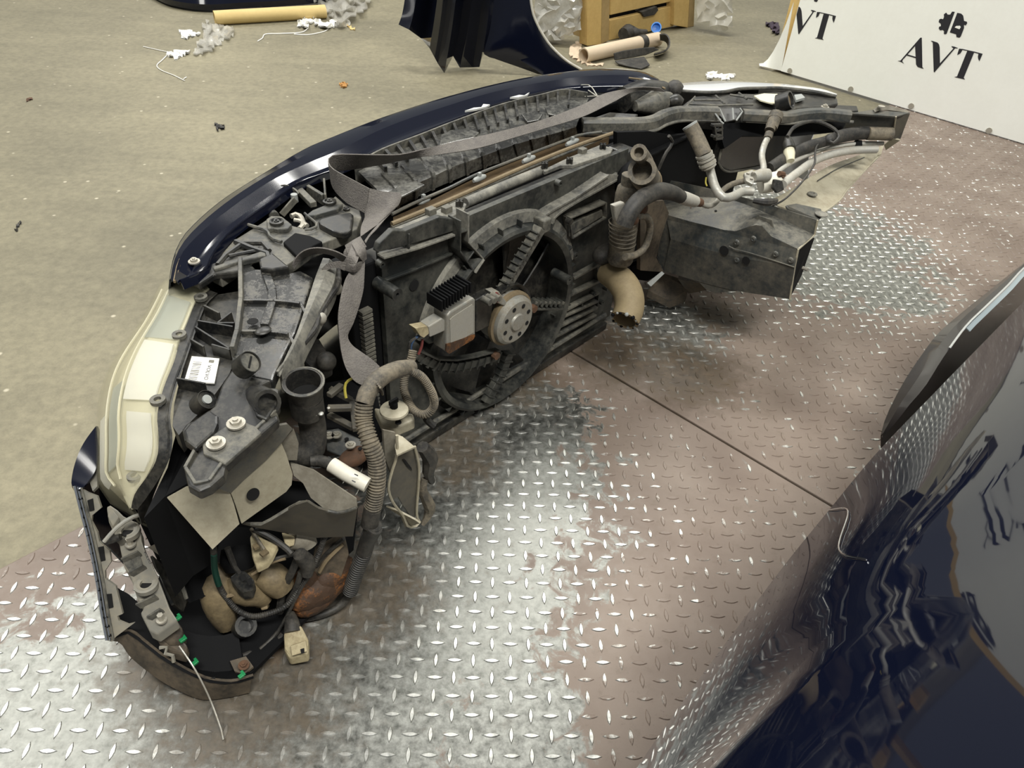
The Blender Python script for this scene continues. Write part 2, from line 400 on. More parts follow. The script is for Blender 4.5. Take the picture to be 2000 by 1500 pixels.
# ------------------------------------------------------------ steel tread plates
STEP = 0.0285
def plate_material(name, steel_blobs, stain_shade, lug=False):
    m = bpy.data.materials.new(name); m.use_nodes = True
    nt = m.node_tree; p = nt.nodes['Principled BSDF']; L = nt.links.new
    geo = nt.nodes.new('ShaderNodeNewGeometry'); pos = geo.outputs['Position']
    def blobs(lst):
        acc = None
        for (px, py, r) in lst:
            c = Z(px, py, 0)
            d = nt.nodes.new('ShaderNodeVectorMath'); d.operation = 'DISTANCE'; d.inputs[1].default_value = c; L(pos, d.inputs[0])
            mr = nt.nodes.new('ShaderNodeMapRange'); mr.inputs[1].default_value = 0; mr.inputs[2].default_value = r; mr.inputs[3].default_value = 1; mr.inputs[4].default_value = 0
            L(d.outputs['Value'], mr.inputs[0])
            if acc is None: acc = mr.outputs[0]
            else:
                q = nt.nodes.new('ShaderNodeMath'); q.operation = 'MAXIMUM'; L(acc, q.inputs[0]); L(mr.outputs[0], q.inputs[1]); acc = q.outputs[0]
        return acc
    n1 = node(nt, 'ShaderNodeTexNoise', Scale=20.0, Detail=9, Roughness=0.66, Distortion=0.6); L(pos, n1.inputs['Vector'])
    def addn(a, n, k, off):
        s = nt.nodes.new('ShaderNodeMath'); s.operation = 'MULTIPLY_ADD'; s.inputs[1].default_value = k; L(n, s.inputs[0]); L(a, s.inputs[2])
        t = nt.nodes.new('ShaderNodeMath'); t.operation = 'ADD'; t.inputs[1].default_value = off; L(s.outputs[0], t.inputs[0]); return t.outputs[0]
    a = addn(blobs(steel_blobs), n1.outputs[0], 1.7, -0.86 + (0.22 if lug else 0.0))
    bare = nt.nodes.new('ShaderNodeMapRange'); bare.inputs[1].default_value = 0.28; bare.inputs[2].default_value = 0.40; L(a, bare.inputs[0])
    n2 = node(nt, 'ShaderNodeTexNoise', Scale=70.0, Detail=8, Roughness=0.7); L(pos, n2.inputs['Vector'])
    st = nt.nodes.new('ShaderNodeValToRGB'); e = st.color_ramp.elements
    e[0].position = 0.32; e[0].color = (0.50, 0.50, 0.46, 1) if lug else (0.12, 0.122, 0.11, 1); e[1].position = 0.66; e[1].color = (0.85, 0.85, 0.80, 1) if lug else (0.40, 0.405, 0.375, 1); L(n2.outputs[0], st.inputs[0])
    n4 = node(nt, 'ShaderNodeTexNoise', Scale=5.0, Detail=4); L(pos, n4.inputs['Vector'])
    pt = nt.nodes.new('ShaderNodeValToRGB'); e = pt.color_ramp.elements
    e[0].position = 0.35; e[0].color = (0.165, 0.124, 0.098, 1); e[1].position = 0.7; e[1].color = (0.240, 0.191, 0.155, 1); L(n4.outputs[0], pt.inputs[0])
    fleck = nt.nodes.new('ShaderNodeMapRange'); fleck.inputs[1].default_value = 0.62; fleck.inputs[2].default_value = 0.72; fleck.inputs[3].default_value = 0; fleck.inputs[4].default_value = 0.55; L(n2.outputs[0], fleck.inputs[0])
    pf = nt.nodes.new('ShaderNodeMix'); pf.data_type = 'RGBA'; pf.inputs[7].default_value = (0.085, 0.055, 0.042, 1); L(fleck.outputs[0], pf.inputs[0]); L(pt.outputs[0], pf.inputs[6])
    mx = nt.nodes.new('ShaderNodeMix'); mx.data_type = 'RGBA'; L(bare.outputs[0], mx.inputs[0]); L(pf.outputs[2], mx.inputs[6]); L(st.outputs[0], mx.inputs[7])
    # oil and rust marks, with the front end's floor shadow painted in
    n3 = node(nt, 'ShaderNodeTexNoise', Scale=30.0, Detail=8, Roughness=0.75); L(pos, n3.inputs['Vector'])
    b = addn(blobs(stain_shade), n3.outputs[0], 1.5, -0.75)
    sm = nt.nodes.new('ShaderNodeMapRange'); sm.inputs[1].default_value = 0.08; sm.inputs[2].default_value = 0.6; sm.inputs[3].default_value = 0; sm.inputs[4].default_value = 0.85; L(b, sm.inputs[0])
    sc = nt.nodes.new('ShaderNodeValToRGB'); e = sc.color_ramp.elements
    e[0].position = 0.4; e[0].color = (0.05, 0.04, 0.028, 1); e[1].position = 0.62; e[1].color = (0.105, 0.078, 0.05, 1); L(n3.outputs[0], sc.inputs[0])
    mx2 = nt.nodes.new('ShaderNodeMix'); mx2.data_type = 'RGBA'; L(sm.outputs[0], mx2.inputs[0]); L(mx.outputs[2], mx2.inputs[6]); L(sc.outputs[0], mx2.inputs[7])
    L(mx2.outputs[2], p.inputs['Base Color'])
    met = nt.nodes.new('ShaderNodeMath'); met.operation = 'SUBTRACT'; L(bare.outputs[0], met.inputs[0]); L(sm.outputs[0], met.inputs[1])
    mc = nt.nodes.new('ShaderNodeMapRange'); mc.inputs[3].default_value = 0.0; mc.inputs[4].default_value = 0.92; L(met.outputs[0], mc.inputs[0]); L(mc.outputs[0], p.inputs['Metallic'])
    ro = nt.nodes.new('ShaderNodeMapRange'); ro.inputs[1].default_value = 0.3; ro.inputs[2].default_value = 0.7
    ro.inputs[3].default_value = 0.26 if lug else 0.36; ro.inputs[4].default_value = 0.42 if lug else 0.55; L(n2.outputs[0], ro.inputs[0])
    L(ro.outputs[0], p.inputs['Roughness'])
    bp = node(nt, 'ShaderNodeBump', Strength=0.22, Distance=0.0015); L(n2.outputs[0], bp.inputs['Height']); L(bp.outputs[0], p.inputs['Normal'])
    return m
STEEL = [(930, 960, .36), (840, 1180, .34), (70, 1470, .36), (330, 1490, .34), (640, 1480, .32), (1020, 820, .22), (1580, 480, .50), (1460, 400, .3), (1720, 560, .22), (1300, 640, .2), (1000, 1430, .16)]
STAIN_SHADE = [(880, 860, .13), (900, 900, .12), (720, 1150, .16), (540, 1300, .16), (1000, 740, .16), (1220, 690, .2), (1330, 720, .2), (1400, 620, .12), (330, 1290, .12), (480, 1360, .2)]  # grime spots that also paint the front end's shadow on the plates
M['plate'] = plate_material('tread_plate_steel', STEEL, STAIN_SHADE)
M['lug'] = plate_material('tread_lug_steel', STEEL, STAIN_SHADE, lug=True)

EA = Vector((math.sqrt(0.5), math.sqrt(0.5), 0)); EB = Vector((-math.sqrt(0.5), math.sqrt(0.5), 0))
SEAM = (Z(1115, 690).dot(EA) + Z(1625, 983).dot(EA)) / 2
EDGE = (Z(0, 1112).dot(EB) + Z(145, 1033).dot(EB)) / 2
BP0 = Z(1524.5, 141.5, 0); BP1 = Z(2000, 284, 0)          # foot of the white backdrop
BD = (BP1 - BP0).normalized(); BN = Vector((BD.y, -BD.x, 0))
if BN.dot(CAM - BP0) < 0: BN = -BN
FAR = 3.35                                                     # far end of the second plate, in front of the backdrop
def ab(a, b, z): return EA * a + EB * b + ZU * z
def tread_plate(a0, a1, b0, b1, lift, off, label):
    c = ab((a0 + a1) / 2, (b0 + b1) / 2, -0.005)
    t = thing('tread_plate', label, 'floor plate', (c.x, c.y, -0.005), 'steel tread plates')
    MB().prism([ab(a0, b0, lift), ab(a1, b0, lift), ab(a1, b1, lift), ab(a0, b1, lift)], -ZU * (0.005 + lift)).build('sheet', M['plate'], t, smooth=False, bev=0.0018)
    def lens_mesh(name):
        Lh, w, h = 0.0132, 0.0038, 0.0017
        h *= .8
        pts = [(-Lh, 0, 0), (-Lh * .5, -w * .72, 0), (0, -w, 0), (Lh * .5, -w * .72, 0), (Lh, 0, 0), (Lh * .5, w * .72, 0), (0, w, 0), (-Lh * .5, w * .72, 0),
               (-Lh * .80, 0, h), (-Lh * .42, -w * .5, h), (0, -w * .70, h), (Lh * .42, -w * .5, h), (Lh * .80, 0, h), (Lh * .42, w * .5, h), (0, w * .70, h), (-Lh * .42, w * .5, h)]
        fs = [(i, (i + 1) % 8, 8 + (i + 1) % 8, 8 + i) for i in range(8)] + [tuple(range(8, 16))]
        return pts, fs
    pts, fs = lens_mesh('lug')
    me = bpy.data.meshes.new('lug'); me.from_pydata(pts, [], fs); me.materials.append(M['lug'])
    spots = []
    for i in range(-70, 130):
        for j in range(-40, 130):
            x = i * STEP + off[0]; y = j * STEP + off[1]; q = Vector((x, y, lift))
            a = q.dot(EA); b = q.dot(EB)
            if not (a0 + 0.012 < a < a1 - 0.012 and b0 + 0.012 < b < b1 - 0.012): continue
            r = q - CAM; zc = r.dot(FW)
            seen = False; d = 99.0
            if zc > 0.05:
                px = 1000 + F * r.dot(RT) / zc; py = 750 + F * r.dot(DN) / zc
                seen = -20 < px < 2020 and -20 < py < 1520
                d = r.length
                if px > 1290 + (1500 - py) * 0.78: seen = False         # behind the blue panel
                if -40 < px < 700 and 250 < py < 1200 and px > 250: seen = False
            spots.append((0 if seen else 1, d, q, (i + j) % 2))
    spots.sort(key=lambda k: (k[0], k[1]))
    org = Vector(t['_org'])
    for k, (s, d, q, odd) in enumerate(spots[:300]):
        o = bpy.data.objects.new('lug', me); COL.objects.link(o); o.parent = t
        o.location = q - org; o.rotation_euler = (0, 0, (0 if odd else math.pi / 2) + random.uniform(-.03, .03))
    mb = MB()
    for (s, d, q, odd) in spots[300:]:
        if odd: vs = [q + Vector(p) for p in pts]
        else: vs = [q + Vector((-p[1], p[0], p[2])) for p in pts]
        mb.add(vs, fs)
    o = mb.build('lugs', M['lug'], t, smooth=False); o['kind'] = 'stuff'; o['label'] = 'raised tread lugs over the rest of the plate'
    return t
tread_plate(-1.25, SEAM - 0.002, EDGE - 2.4, EDGE, 0.0, (0, 0), 'worn steel tread plate in the foreground, below the diagonal seam')
tread_plate(SEAM + 0.002, FAR, EDGE - 2.4, EDGE, 0.0015, (0.011, 0.008), 'steel tread plate beyond the diagonal seam, reaching the white board')

# ------------------------------------------------------------ white printed backdrop
def PB(c, pts, off=0.0):
    return [PL(*c(*p[:2]), BP0 + BN * off, BN) for p in pts]
M['board'] = mat('white_board', (0.90, 0.91, 0.85), 0.45, dust=0.08, dcol=(0.5, 0.47, 0.38), ns=9)
M['wood'] = mat('raw_pine', (0.66, 0.47, 0.18), 0.6, dust=0.5, dcol=(0.45, 0.28, 0.09), ns=7)
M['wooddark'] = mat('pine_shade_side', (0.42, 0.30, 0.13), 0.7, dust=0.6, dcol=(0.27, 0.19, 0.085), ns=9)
brd = thing('backdrop_board', 'white upright backdrop board printed with black AVT lettering', 'board', (BP0.x, BP0.y, 0.0))
BOARD_H = 2.6; BOARD_W = 5.0
P0 = BP0 + ZU * 0.0065
MB().prism([P0, P0 + BD * BOARD_W, P0 + BD * BOARD_W + ZU * BOARD_H, P0 + ZU * BOARD_H], -BN * 0.014).build('panel', M['board'], brd, smooth=False)
LET = {
 'A': [[(120, 1050), (165, 1045), (530, 625), (556, 625), (566, 1165), (590, 1190), (560, 1188), (480, 1160), (452, 1115), (444, 1000), (285, 945), (205, 1035), (200, 1062), (228, 1095), (200, 1085), (160, 1062)],
       'hole', [(300, 930), (442, 972), (434, 780)]],
 'V': [[(722, 682), (760, 688), (840, 715), (868, 745), (882, 800), (888, 1095), (1135, 822), (1105, 800), (1100, 782), (1150, 790), (1215, 815), (1210, 822), (1165, 822), (790, 1258), (775, 1250), (757, 715)]],
 'T': [[(1205, 945), (1215, 900), (1238, 828), (1300, 832), (1395, 855), (1520, 882), (1668, 922), (1640, 985), (1608, 1055), (1590, 1020), (1582, 975), (1592, 920), (1512, 898), (1322, 1360), (1345, 1390), (1320, 1385), (1230, 1365), (1150, 1345), (1200, 1335), (1388, 868), (1300, 850), (1262, 915)]],
 'gear': [[(1110, 150), (1158, 155), (1010, 555), (975, 568), (960, 550), (965, 510), (940, 485), (890, 492), (865, 455), (875, 425), (905, 415), (905, 375), (865, 340), (875, 295), (905, 280), (945, 290), (962, 250), (960, 200), (1000, 168), (1030, 205), (1075, 205)]],
 'car_half': [[(1205, 172), (1275, 188), (1312, 225), (1328, 320), (1378, 335), (1385, 365), (1360, 402), (1325, 392), (1328, 450), (1268, 605), (1245, 628), (1190, 615), (1185, 565), (1068, 530)]],
}
HOLE_CAR = [(1158, 440), (1185, 412), (1255, 408), (1270, 435), (1245, 472)]
def to_board(p):                      # board coordinates along the foot and up
    q = PL(*D1(*p), BP0, BN) - BP0
    return q.dot(BD), q.z
def print_on_board(name, polys, du, dz, clip0=False, m='blackink', lift=0.0012):
    mb = MB()
    for poly in polys:
        pts = [(a + du, b + dz) for a, b in (to_board(p) for p in poly)]
        if clip0:                     # cut at the board's left edge
            out = []
            for (a0, b0), (a1, b1) in zip(pts, pts[1:] + pts[:1]):
                if a0 >= 0.002: out.append((a0, b0))
                if (a0 >= 0.002) != (a1 >= 0.002):
                    s = (0.002 - a0) / (a1 - a0); out.append((0.002, b0 + (b1 - b0) * s))
            pts = out
            if len(pts) < 3: continue
        mb.prism([P0 + BD * a + ZU * b + BN * lift for a, b in pts], -BN * (lift - 0.0002))
    if mb.v: return mb.build(name, M[m], brd, smooth=False)
A_LEFT = [(120, 1050), (165, 1045), (530, 625), (556, 625), (434, 780), (205, 1035), (200, 1062), (228, 1095), (160, 1062)]
A_RIGHT = [(556, 625), (566, 1165), (590, 1190), (560, 1188), (480, 1160), (452, 1115), (434, 780)]
A_BAR = [(290, 930), (444, 975), (444, 1000), (275, 950)]
t_main = to_board((1388, 868)); t2 = PL(*D2(1200, 280), BP0, BN) - BP0
dU = t2.dot(BD) - t_main[0]; dZ = t2.z - t_main[1]
def logo(du, dz, clip=False):
    print_on_board('letter', [A_LEFT, A_RIGHT, A_BAR], du, dz, clip)
    print_on_board('letter', LET['V'], du, dz, clip)
    print_on_board('letter', LET['T'], du, dz, clip)
    print_on_board('gear_emblem', LET['gear'], du, dz, clip)
    print_on_board('car_emblem', LET['car_half'], du, dz, clip)
    print_on_board('emblem_gap', [HOLE_CAR], du, dz, clip, 'board', 0.002)
logo(0, 0); logo(dU, dZ, True)
RAISE = 0.55
for k in (1, 2, 3):
    logo(-dU * k, -dZ * k * 0)
for r in (1, 2, 3):
    for k in (-1, 0, 1, 2, 3):
        if r * RAISE + 0.4 < BOARD_H: logo(-dU * (k + 0.5 * (r % 2)), RAISE * r)
for px, py in ((1543, 138), (1662, 174), (1780, 207), (1932, 255)):
    q = PL(px, py, BP0, BN)
    MB().disc(q - BN * 0.002, BN, 0.012, 0.006, 14).build('bolt_head', M['bolt'], brd)
# post standing behind its left edge and the curled sheet at its foot
post = [PL(*D2(*p), BP0 - BN * 0.06, BN) for p in ((590, 0), (745, 0), (345, 920))]
pb = PL(*D2(345, 900), BP0 - BN * 0.05, BN); 
pe = P0 + BD * 0.0
MB().prism([pe - BD * 0.055 - BN * 0.016, pe + BD * 0.03 - BN * 0.016, pe + BD * 0.03 - BN * 0.075, pe - BD * 0.055 - BN * 0.075], ZU * BOARD_H).build('post', M['wood'], brd, smooth=False, bev=0.002)
q0 = pe - BN * 0.012
flap = []
for k in range(7):
    s = k / 6
    flap.append([q0 + ZU * (0.30 * (1 - s) ** 2 + 0.001) - BD * (0.02 + 0.11 * s ** 1.3) + BN * 0.03 * (1 - s), q0 + ZU * 0.001 - BD * (0.11 * s) + BN * (0.01 + 0.02 * s)])
MB().grid([[a for a, b in flap], [b for a, b in flap]], 0.004).build('curled_flap', M['board'], brd)

# ------------------------------------------------------------ the cut-off car front end
ROOT0 = uvz(0.5, 0.42, 0)
car = thing('car_front_end', 'cut-off front end of a dark blue car with exposed radiator fan', 'car part', (ROOT0.x, ROOT0.y, 0.0))
def bolt(c, axis, r, parent, m='bolt', name='bolt', washer=True):
    mb = MB(); axis = Vector(axis).normalized()
    if washer: mb.disc(c, axis, r, r * 0.25, 16)
    mb.disc(Vector(c) + axis * r * 0.2, axis, r * 0.62, r * 0.45, 6)
    mb.disc(Vector(c) + axis * r * 0.6, axis, r * 0.3, r * 0.25, 8)
    return mb.build(name, M[m], parent)
def grommet(c, axis, r, parent, m='black', name='grommet'):
    return MB().lathe(c, axis, [(r, 0), (r * 1.0, r * .35), (r * .72, r * .42), (r * .55, r * .2), (r * .38, r * .2), (r * .38, r * .45), (r * .2, r * .45), (r * .2, r * .1), (0.0002, r * .1)], 18).build(name, M[m], parent)

# ---- bumper cover: top strip, then the nose falling to the floor in front
outer = [(334, 548), (338, 522), (347, 490), (371, 451), (437, 392), (525, 336), (595, 294), (650, 270), (755, 229), (877, 190), (1000, 159), (1105, 142), (1175, 136), (1245, 140), (1280, 153), (1302, 170)]
crease = [(342, 551), (346, 530), (356, 503), (382, 472), (437, 424), (525, 362), (600, 325), (660, 300), (757, 253), (870, 213), (975, 182), (1087, 161), (1165, 152), (1235, 152), (1272, 160), (1301, 171)]
inner = [(352, 549), (396, 529), (415, 495), (442, 460), (475, 432), (540, 387), (587, 355), (650, 332), (740, 294), (850, 249), (960, 207), (1060, 180), (1140, 171), (1225, 169), (1265, 170), (1300, 173)]
n = 60
zo, zc_, zi = 0.452, 0.470, 0.468
Co = cr(zz(G0, outer, zo), n); Cc = cr(zz(G0, crease, zc_), n); Ci = cr(zz(G0, inner, zi), n)
drop = []
for dz, dv, sc in ((0.02, 0.012, 1.0), (0.06, 0.03, 1.0), (0.14, 0.05, 1.0), (0.24, 0.05, .99), (0.36, 0.035, .98), (0.44, 0.0, .97)):
    drop.append([p + V * dv - ZU * dz for p in Co])
lip = [p - ZU * 0.012 - V * 0.004 for p in Ci]
mid1 = [a.lerp(b, 0.5) + ZU * 0.004 for a, b in zip(Cc, Co)]
mid2 = [a.lerp(b, 0.5) - ZU * 0.006 for a, b in zip(Ci, Cc)]
Cc_a = [p + ZU * .0035 for p in Cc]; Cc_b = [a.lerp(b, .10) - ZU * .0015 for a, b in zip(Cc, Co)]
bump = MB().grid([lip, Ci, mid2, Cc_a, Cc_b, mid1, Co] + drop, 0.0025).build('bumper_cover', M['navy'], car, ang=14)
MB().tube(Co, .0028, 8, smooth=False).build('rolled_edge', M['navy'], bump)
MB().tube(Ci, .0022, 8, smooth=False).build('rolled_edge', M['navy'], bump)
bolt(Z(379.5, 512, 0.4705), ZU, 0.0085, bump, 'bolt', 'screw')
# paint scraped off the strip's rear edge
M['scrape'] = mat('scraped_paint', (0.55, 0.55, 0.52), 0.6)
for pts in ([(908, 216), (926, 210), (940, 209), (944, 203), (957, 204), (950, 208), (930, 213)], [(996, 190), (1014, 185), (1024, 186), (1034, 180), (1030, 185), (1012, 190)]):
    MB().slab(zz(G0, pts, 0.4765), 0.004, -ZU).build('scrape', M['scrape'], bump, smooth=False)
# orange-brown grit at the corner
MB().slab(zz(G0, [(344, 520), (350, 505), (356, 503), (352, 520), (342, 548), (338, 548)], 0.474), 0.004, -ZU).build('grit', M['tan'], bump, smooth=False)
# torn edge of the right tip
MB().tube(zz(G0, [(1228, 152), (1262, 157), (1288, 168), (1299, 173)], 0.4745), 0.0022, 6).build('broken_edge', M['tan'], bump)

# ---- slam panel on the left, dusty plastic
sl = MB()
sl.slab(zz(G0, [(404, 526), (455, 470), (517, 431), (530, 421), (550, 422), (570, 440), (595, 447), (617, 440), (603, 420), (637, 400), (655, 382), (675, 400), (702, 410), (706, 424), (697, 447), (650, 467), (607, 484), (577, 506), (556, 520), (520, 512), (505, 482), (462, 520), (430, 540)], 0.455), 0.02, -ZU)
slam = sl.build('slam_panel', M['dusty'], car, smooth=False, bev=0.002)
MB().slab(zz(B5, [(880, 1110), (920, 1083), (1010, 1095), (1080, 1150), (1050, 1185), (965, 1190), (925, 1180), (890, 1190)], 0.463), 0.009, -ZU).build('raised_pad', M['dusty'], slam, smooth=False, bev=0.002)
MB().slab(zz(B5, [(1240, 1040), (1340, 1000), (1430, 950), (1480, 990), (1440, 1030), (1260, 1080), (1180, 1085)], 0.463), 0.009, -ZU).build('raised_pad', M['dusty'], slam, smooth=False, bev=0.002)
MB().slab(zz(B5, [(1285, 1125), (1300, 1108), (1400, 1080), (1535, 1055), (1560, 1075), (1545, 1190), (1520, 1215), (1470, 1222), (1400, 1205), (1300, 1150)], 0.466), 0.012, -ZU).build('blanking_cover', M['black'], slam, smooth=False, bev=0.003)
MB().slab(zz(B5, [(1010, 1290), (1105, 1215), (1225, 1240), (1320, 1285), (1245, 1320), (1120, 1400)], 0.462), 0.010, -ZU).build('recess_shade', M['deep'], slam, smooth=False, bev=0.002)  # black slab painting the pocket's shade; no hollow modelled
for p in ((540.5, 435.5, 0.464, .0115), (644, 396, 0.464, .0115), (677, 408.5, 0.457, .006)):
    grommet(Z(*p[:3]), ZU, p[3], slam)
MB().tube(zz(B5, [(500, 1470), (560, 1400), (700, 1300), (850, 1300), (905, 1360)], 0.462), 0.004, 6, smooth=False).build('moulded_rib', M['black'], slam)
MB().tube(zz(B5, [(640, 1290), (760, 1340), (890, 1385), (905, 1440)], 0.462), 0.005, 6, smooth=False).build('moulded_rib', M['black'], slam)
MB().tube(zz(B5, [(590, 1400), (740, 1370), (860, 1350)], 0.462), 0.003, 6, smooth=False).build('moulded_rib', M['black'], slam)
MB().tube(zz(B5, [(1180, 1195), (1250, 1185), (1275, 1150), (1200, 1085), (1180, 1065)], 0.462), 0.0022, 6).build('moulded_rib', M['dusty'], slam)
MB().tube(zz(B5, [(690, 1140), (780, 1170), (880, 1200), (920, 1260), (1000, 1290)], 0.460), 0.003, 6).build('moulded_rib', M['dusty'], slam)
# latch mechanism and struts between strip and panel
lt = MB().pipe(zz(B5, [(860, 1000), (900, 1045), (945, 1095)], 0.448), 0.009, 0.006, 0.01, 12)
latch = lt.build('bonnet_latch', M['dusty'], car)
MB().loft([zz(B5, [(995, 850), (1040, 845), (1100, 880), (1130, 915)], 0.468), zz(B5, [(1000, 900), (1050, 905), (1090, 920), (1125, 925)], 0.455)], 10, 0.003).build('leaf_plate', M['dusty'], latch)
MB().bar(Z(*B5(1000, 1080), 0.44), Z(*B5(1110, 955), 0.462), 0.004, 0.012).build('strut', M['dusty'], latch, bev=0.001)
MB().disc(Z(*B5(1105, 975), 0.452), ZU, 0.006, 0.014, 12).build('pin', M['clip'], latch)
MB().tube(zz(B5, [(1075, 1090), (1110, 1075), (1150, 1095), (1170, 1150), (1140, 1190)], 0.452), 0.0045, 8).build('spring', M['bolt'], latch)
MB().tube(zz(B5, [(1100, 1120), (1150, 1130), (1200, 1165)], 0.452), 0.004, 8).build('lever', M['bolt'], latch)
MB().bar(Z(*B5(1140, 890), 0.455), Z(*B5(1250, 1000), 0.455), 0.012, 0.01).build('strut', M['dusty'], latch, bev=0.001)
MB().bar(Z(*B5(1335, 830), 0.455), Z(*B5(1345, 960), 0.455), 0.004, 0.02).build('strut', M['dusty'], latch, bev=0.001)
MB().bar(Z(*B5(1200, 880), 0.45), Z(*B5(1330, 960), 0.45), 0.007, 0.02).build('strut', M['dusty'], latch, bev=0.001)
# dark lining under the whole upper edge (the grille carrier)
lin = MB()
fr = cr(zz(G0, [(405, 520), (470, 440), (560, 372), (660, 330), (745, 297), (850, 255), (960, 212), (1060, 186), (1140, 178), (1225, 176), (1285, 178)], 0.44), 30)
lin.grid([fr, [p - ZU * 0.10 for p in fr], [p - ZU * 0.22 + V * .01 for p in fr]], 0.004)
lin.build('grille_carrier', M['deep'], car)
fl_ = MB()
back = cr([uvz(-0.02, 0.33, 0.40), uvz(0.2, 0.315, 0.40), uvz(0.5, 0.31, 0.40), uvz(0.8, 0.315, 0.40), uvz(1.12, 0.33, 0.40)], 30)
fl_.grid([[p - ZU * .04 for p in fr], back], 0.004).build('air_guide_floor', M['deep'], car)

# ---- ribbed cross beam over the radiator
T_front = cr(zz(G0, [(700, 335), (751, 305), (825, 276), (900, 246), (985, 215), (1060, 196), (1105, 186), (1150, 192)], 0.462), 40)
T_rear = cr(zz(G0, [(738, 372), (775, 370), (845, 342), (885, 323), (922, 310), (957, 297), (990, 285), (1022, 275), (1052, 267), (1082, 259), (1125, 246)], 0.468), 40)
T_low = cr(zz(G0, [(748, 418), (780, 403), (850, 368), (892, 350), (925, 336), (962, 322), (995, 312), (1025, 300), (1082, 280), (1128, 264)], 0.436), 40)
def ring_row(a, b, c):
    m = b.lerp(a, 0.10) + ZU * 0.0015
    k = b.lerp(c, 0.18) + ZU * 0.001
    return m, b, k
rows = [T_front, [a.lerp(b, .5) for a, b in zip(T_front, T_rear)], [b.lerp(a, .10) + ZU * .001 for a, b in zip(T_front, T_rear)],
        [b.lerp(c, .10) for b, c in zip(T_rear, T_low)], [b.lerp(c, .28) for b, c in zip(T_rear, T_low)], T_low]
beam = MB().grid(rows, 0.006).build('ribbed_beam', M['wetmetal'], car)
NR = 11
for k in range(NR):                    # raised ribs over the top and down the rear face
    i0 = 2.2 + k * 3.35
    def at(c, t):
        j = min(int(t), len(c) - 2); return c[j].lerp(c[j + 1], t - j)
    prof = []
    for t in (i0, i0 + 0.55):
        f_, r_, l_ = at(T_front, t), at(T_rear, t), at(T_low, t)
        prof.append([f_.lerp(r_, .45) + ZU * .005, r_.lerp(f_, .12) + ZU * .006, r_.lerp(l_, .06) + ZU * .005 - V * .003, r_.lerp(l_, .22) - V * .005 + ZU * .002, l_ - V * .004])
    MB().loft(prof, 14, 0.006).build('rib', M['wetmetal'], beam)
NF = 19
for k in range(NF):                    # egg-crate fins of the front wall
    t = 3.0 + k * 1.85
    f_, r_ = at(T_front, t), at(T_rear, t)
    MB().prism([f_ + ZU * 0.012 + V * .002, f_.lerp(r_, .42) + ZU * .009, f_.lerp(r_, .40) - ZU * .01, f_ - ZU * 0.028 + V * .002], U * 0.007).build('fin', M['black'], beam, smooth=False)
wall = [p + V * 0.006 for p in T_front]
MB().grid([[p + ZU * .012 for p in wall], [p - ZU * .03 for p in wall]], 0.004).build('front_wall', M['dusty'], beam)
# pale gaskets on the beam's top
for pts in ([(862, 262), (880, 254), (912, 250), (936, 258), (926, 268), (888, 276), (858, 284)], [(1018, 222), (1044, 216), (1060, 222), (1052, 234), (1030, 238)], [(1064, 208), (1092, 200), (1114, 214), (1090, 226), (1070, 222)], [(752, 378), (780, 362), (812, 352), (830, 360), (796, 378), (765, 392)]):
    MB().slab(zz(G0, pts, 0.474), 0.004, -ZU).build('top_pad', M['wetmetal'], beam, smooth=False, bev=0.0015)

# ---- rod with clips, brown foam, condenser edge
rod = MB().tube(zz(B6, [(60, 1075, .445), (240, 985, .45), (500, 872, .45), (720, 765, .45), (1000, 655, .45), (1130, 605, .45), (1440, 487, .45), (1530, 455, .452), (1700, 432, .452)]), 0.0032, 8).build('release_rod', M['steelblack'], car)
for (x, y) in ((310, 968), (745, 795), (1130, 645), (1470, 512)):
    c = Z(*B6(x, y), 0.445); d = (Z(*B6(x + 45, y - 20), 0.445) - c)
    MB().tube([c - d, c - d * .6, c + d * .6, c + d], [0.0035, 0.0058, 0.0058, 0.0035], 10, smooth=False).build('clip', M['clip'], rod)
    MB().bar(c, c + ZU * 0.012, 0.006, 0.006).build('clip_stem', M['clip'], rod)
fo_a = cr(zz(G0, [(768, 424), (840, 392), (935, 345), (1035, 304), (1120, 270), (1175, 252)], 0.428), 20)
fo_b = cr(zz(G0, [(768, 446), (840, 414), (900, 389), (1000, 344), (1060, 318), (1190, 268)], 0.428), 20)
MB().grid([[p + ZU * 0.0 for p in fo_a], fo_b], 0.02).build('foam_seal', M['brown'], car)
MB().tube(zz(B6, [(60, 1150), (330, 1040), (620, 915), (1000, 745), (1250, 640), (1500, 540), (1790, 440)], 0.455), 0.0042, 8).build('condenser_edge', M['tan'], car)
MB().tube(zz(B6, [(60, 1175), (330, 1065), (620, 940), (1000, 770), (1250, 665), (1500, 565), (1700, 480)], 0.450), 0.003, 8).build('condenser_edge', M['dusty'], car)
# radiator core standing in front of the shroud
MB().prism([uvz(0.10, 0.315, 0.02), uvz(0.80, 0.315, 0.02), uvz(0.80, 0.315, 0.425), uvz(0.10, 0.315, 0.425)], V * 0.05).build('radiator_core', M['black'], car, smooth=False)

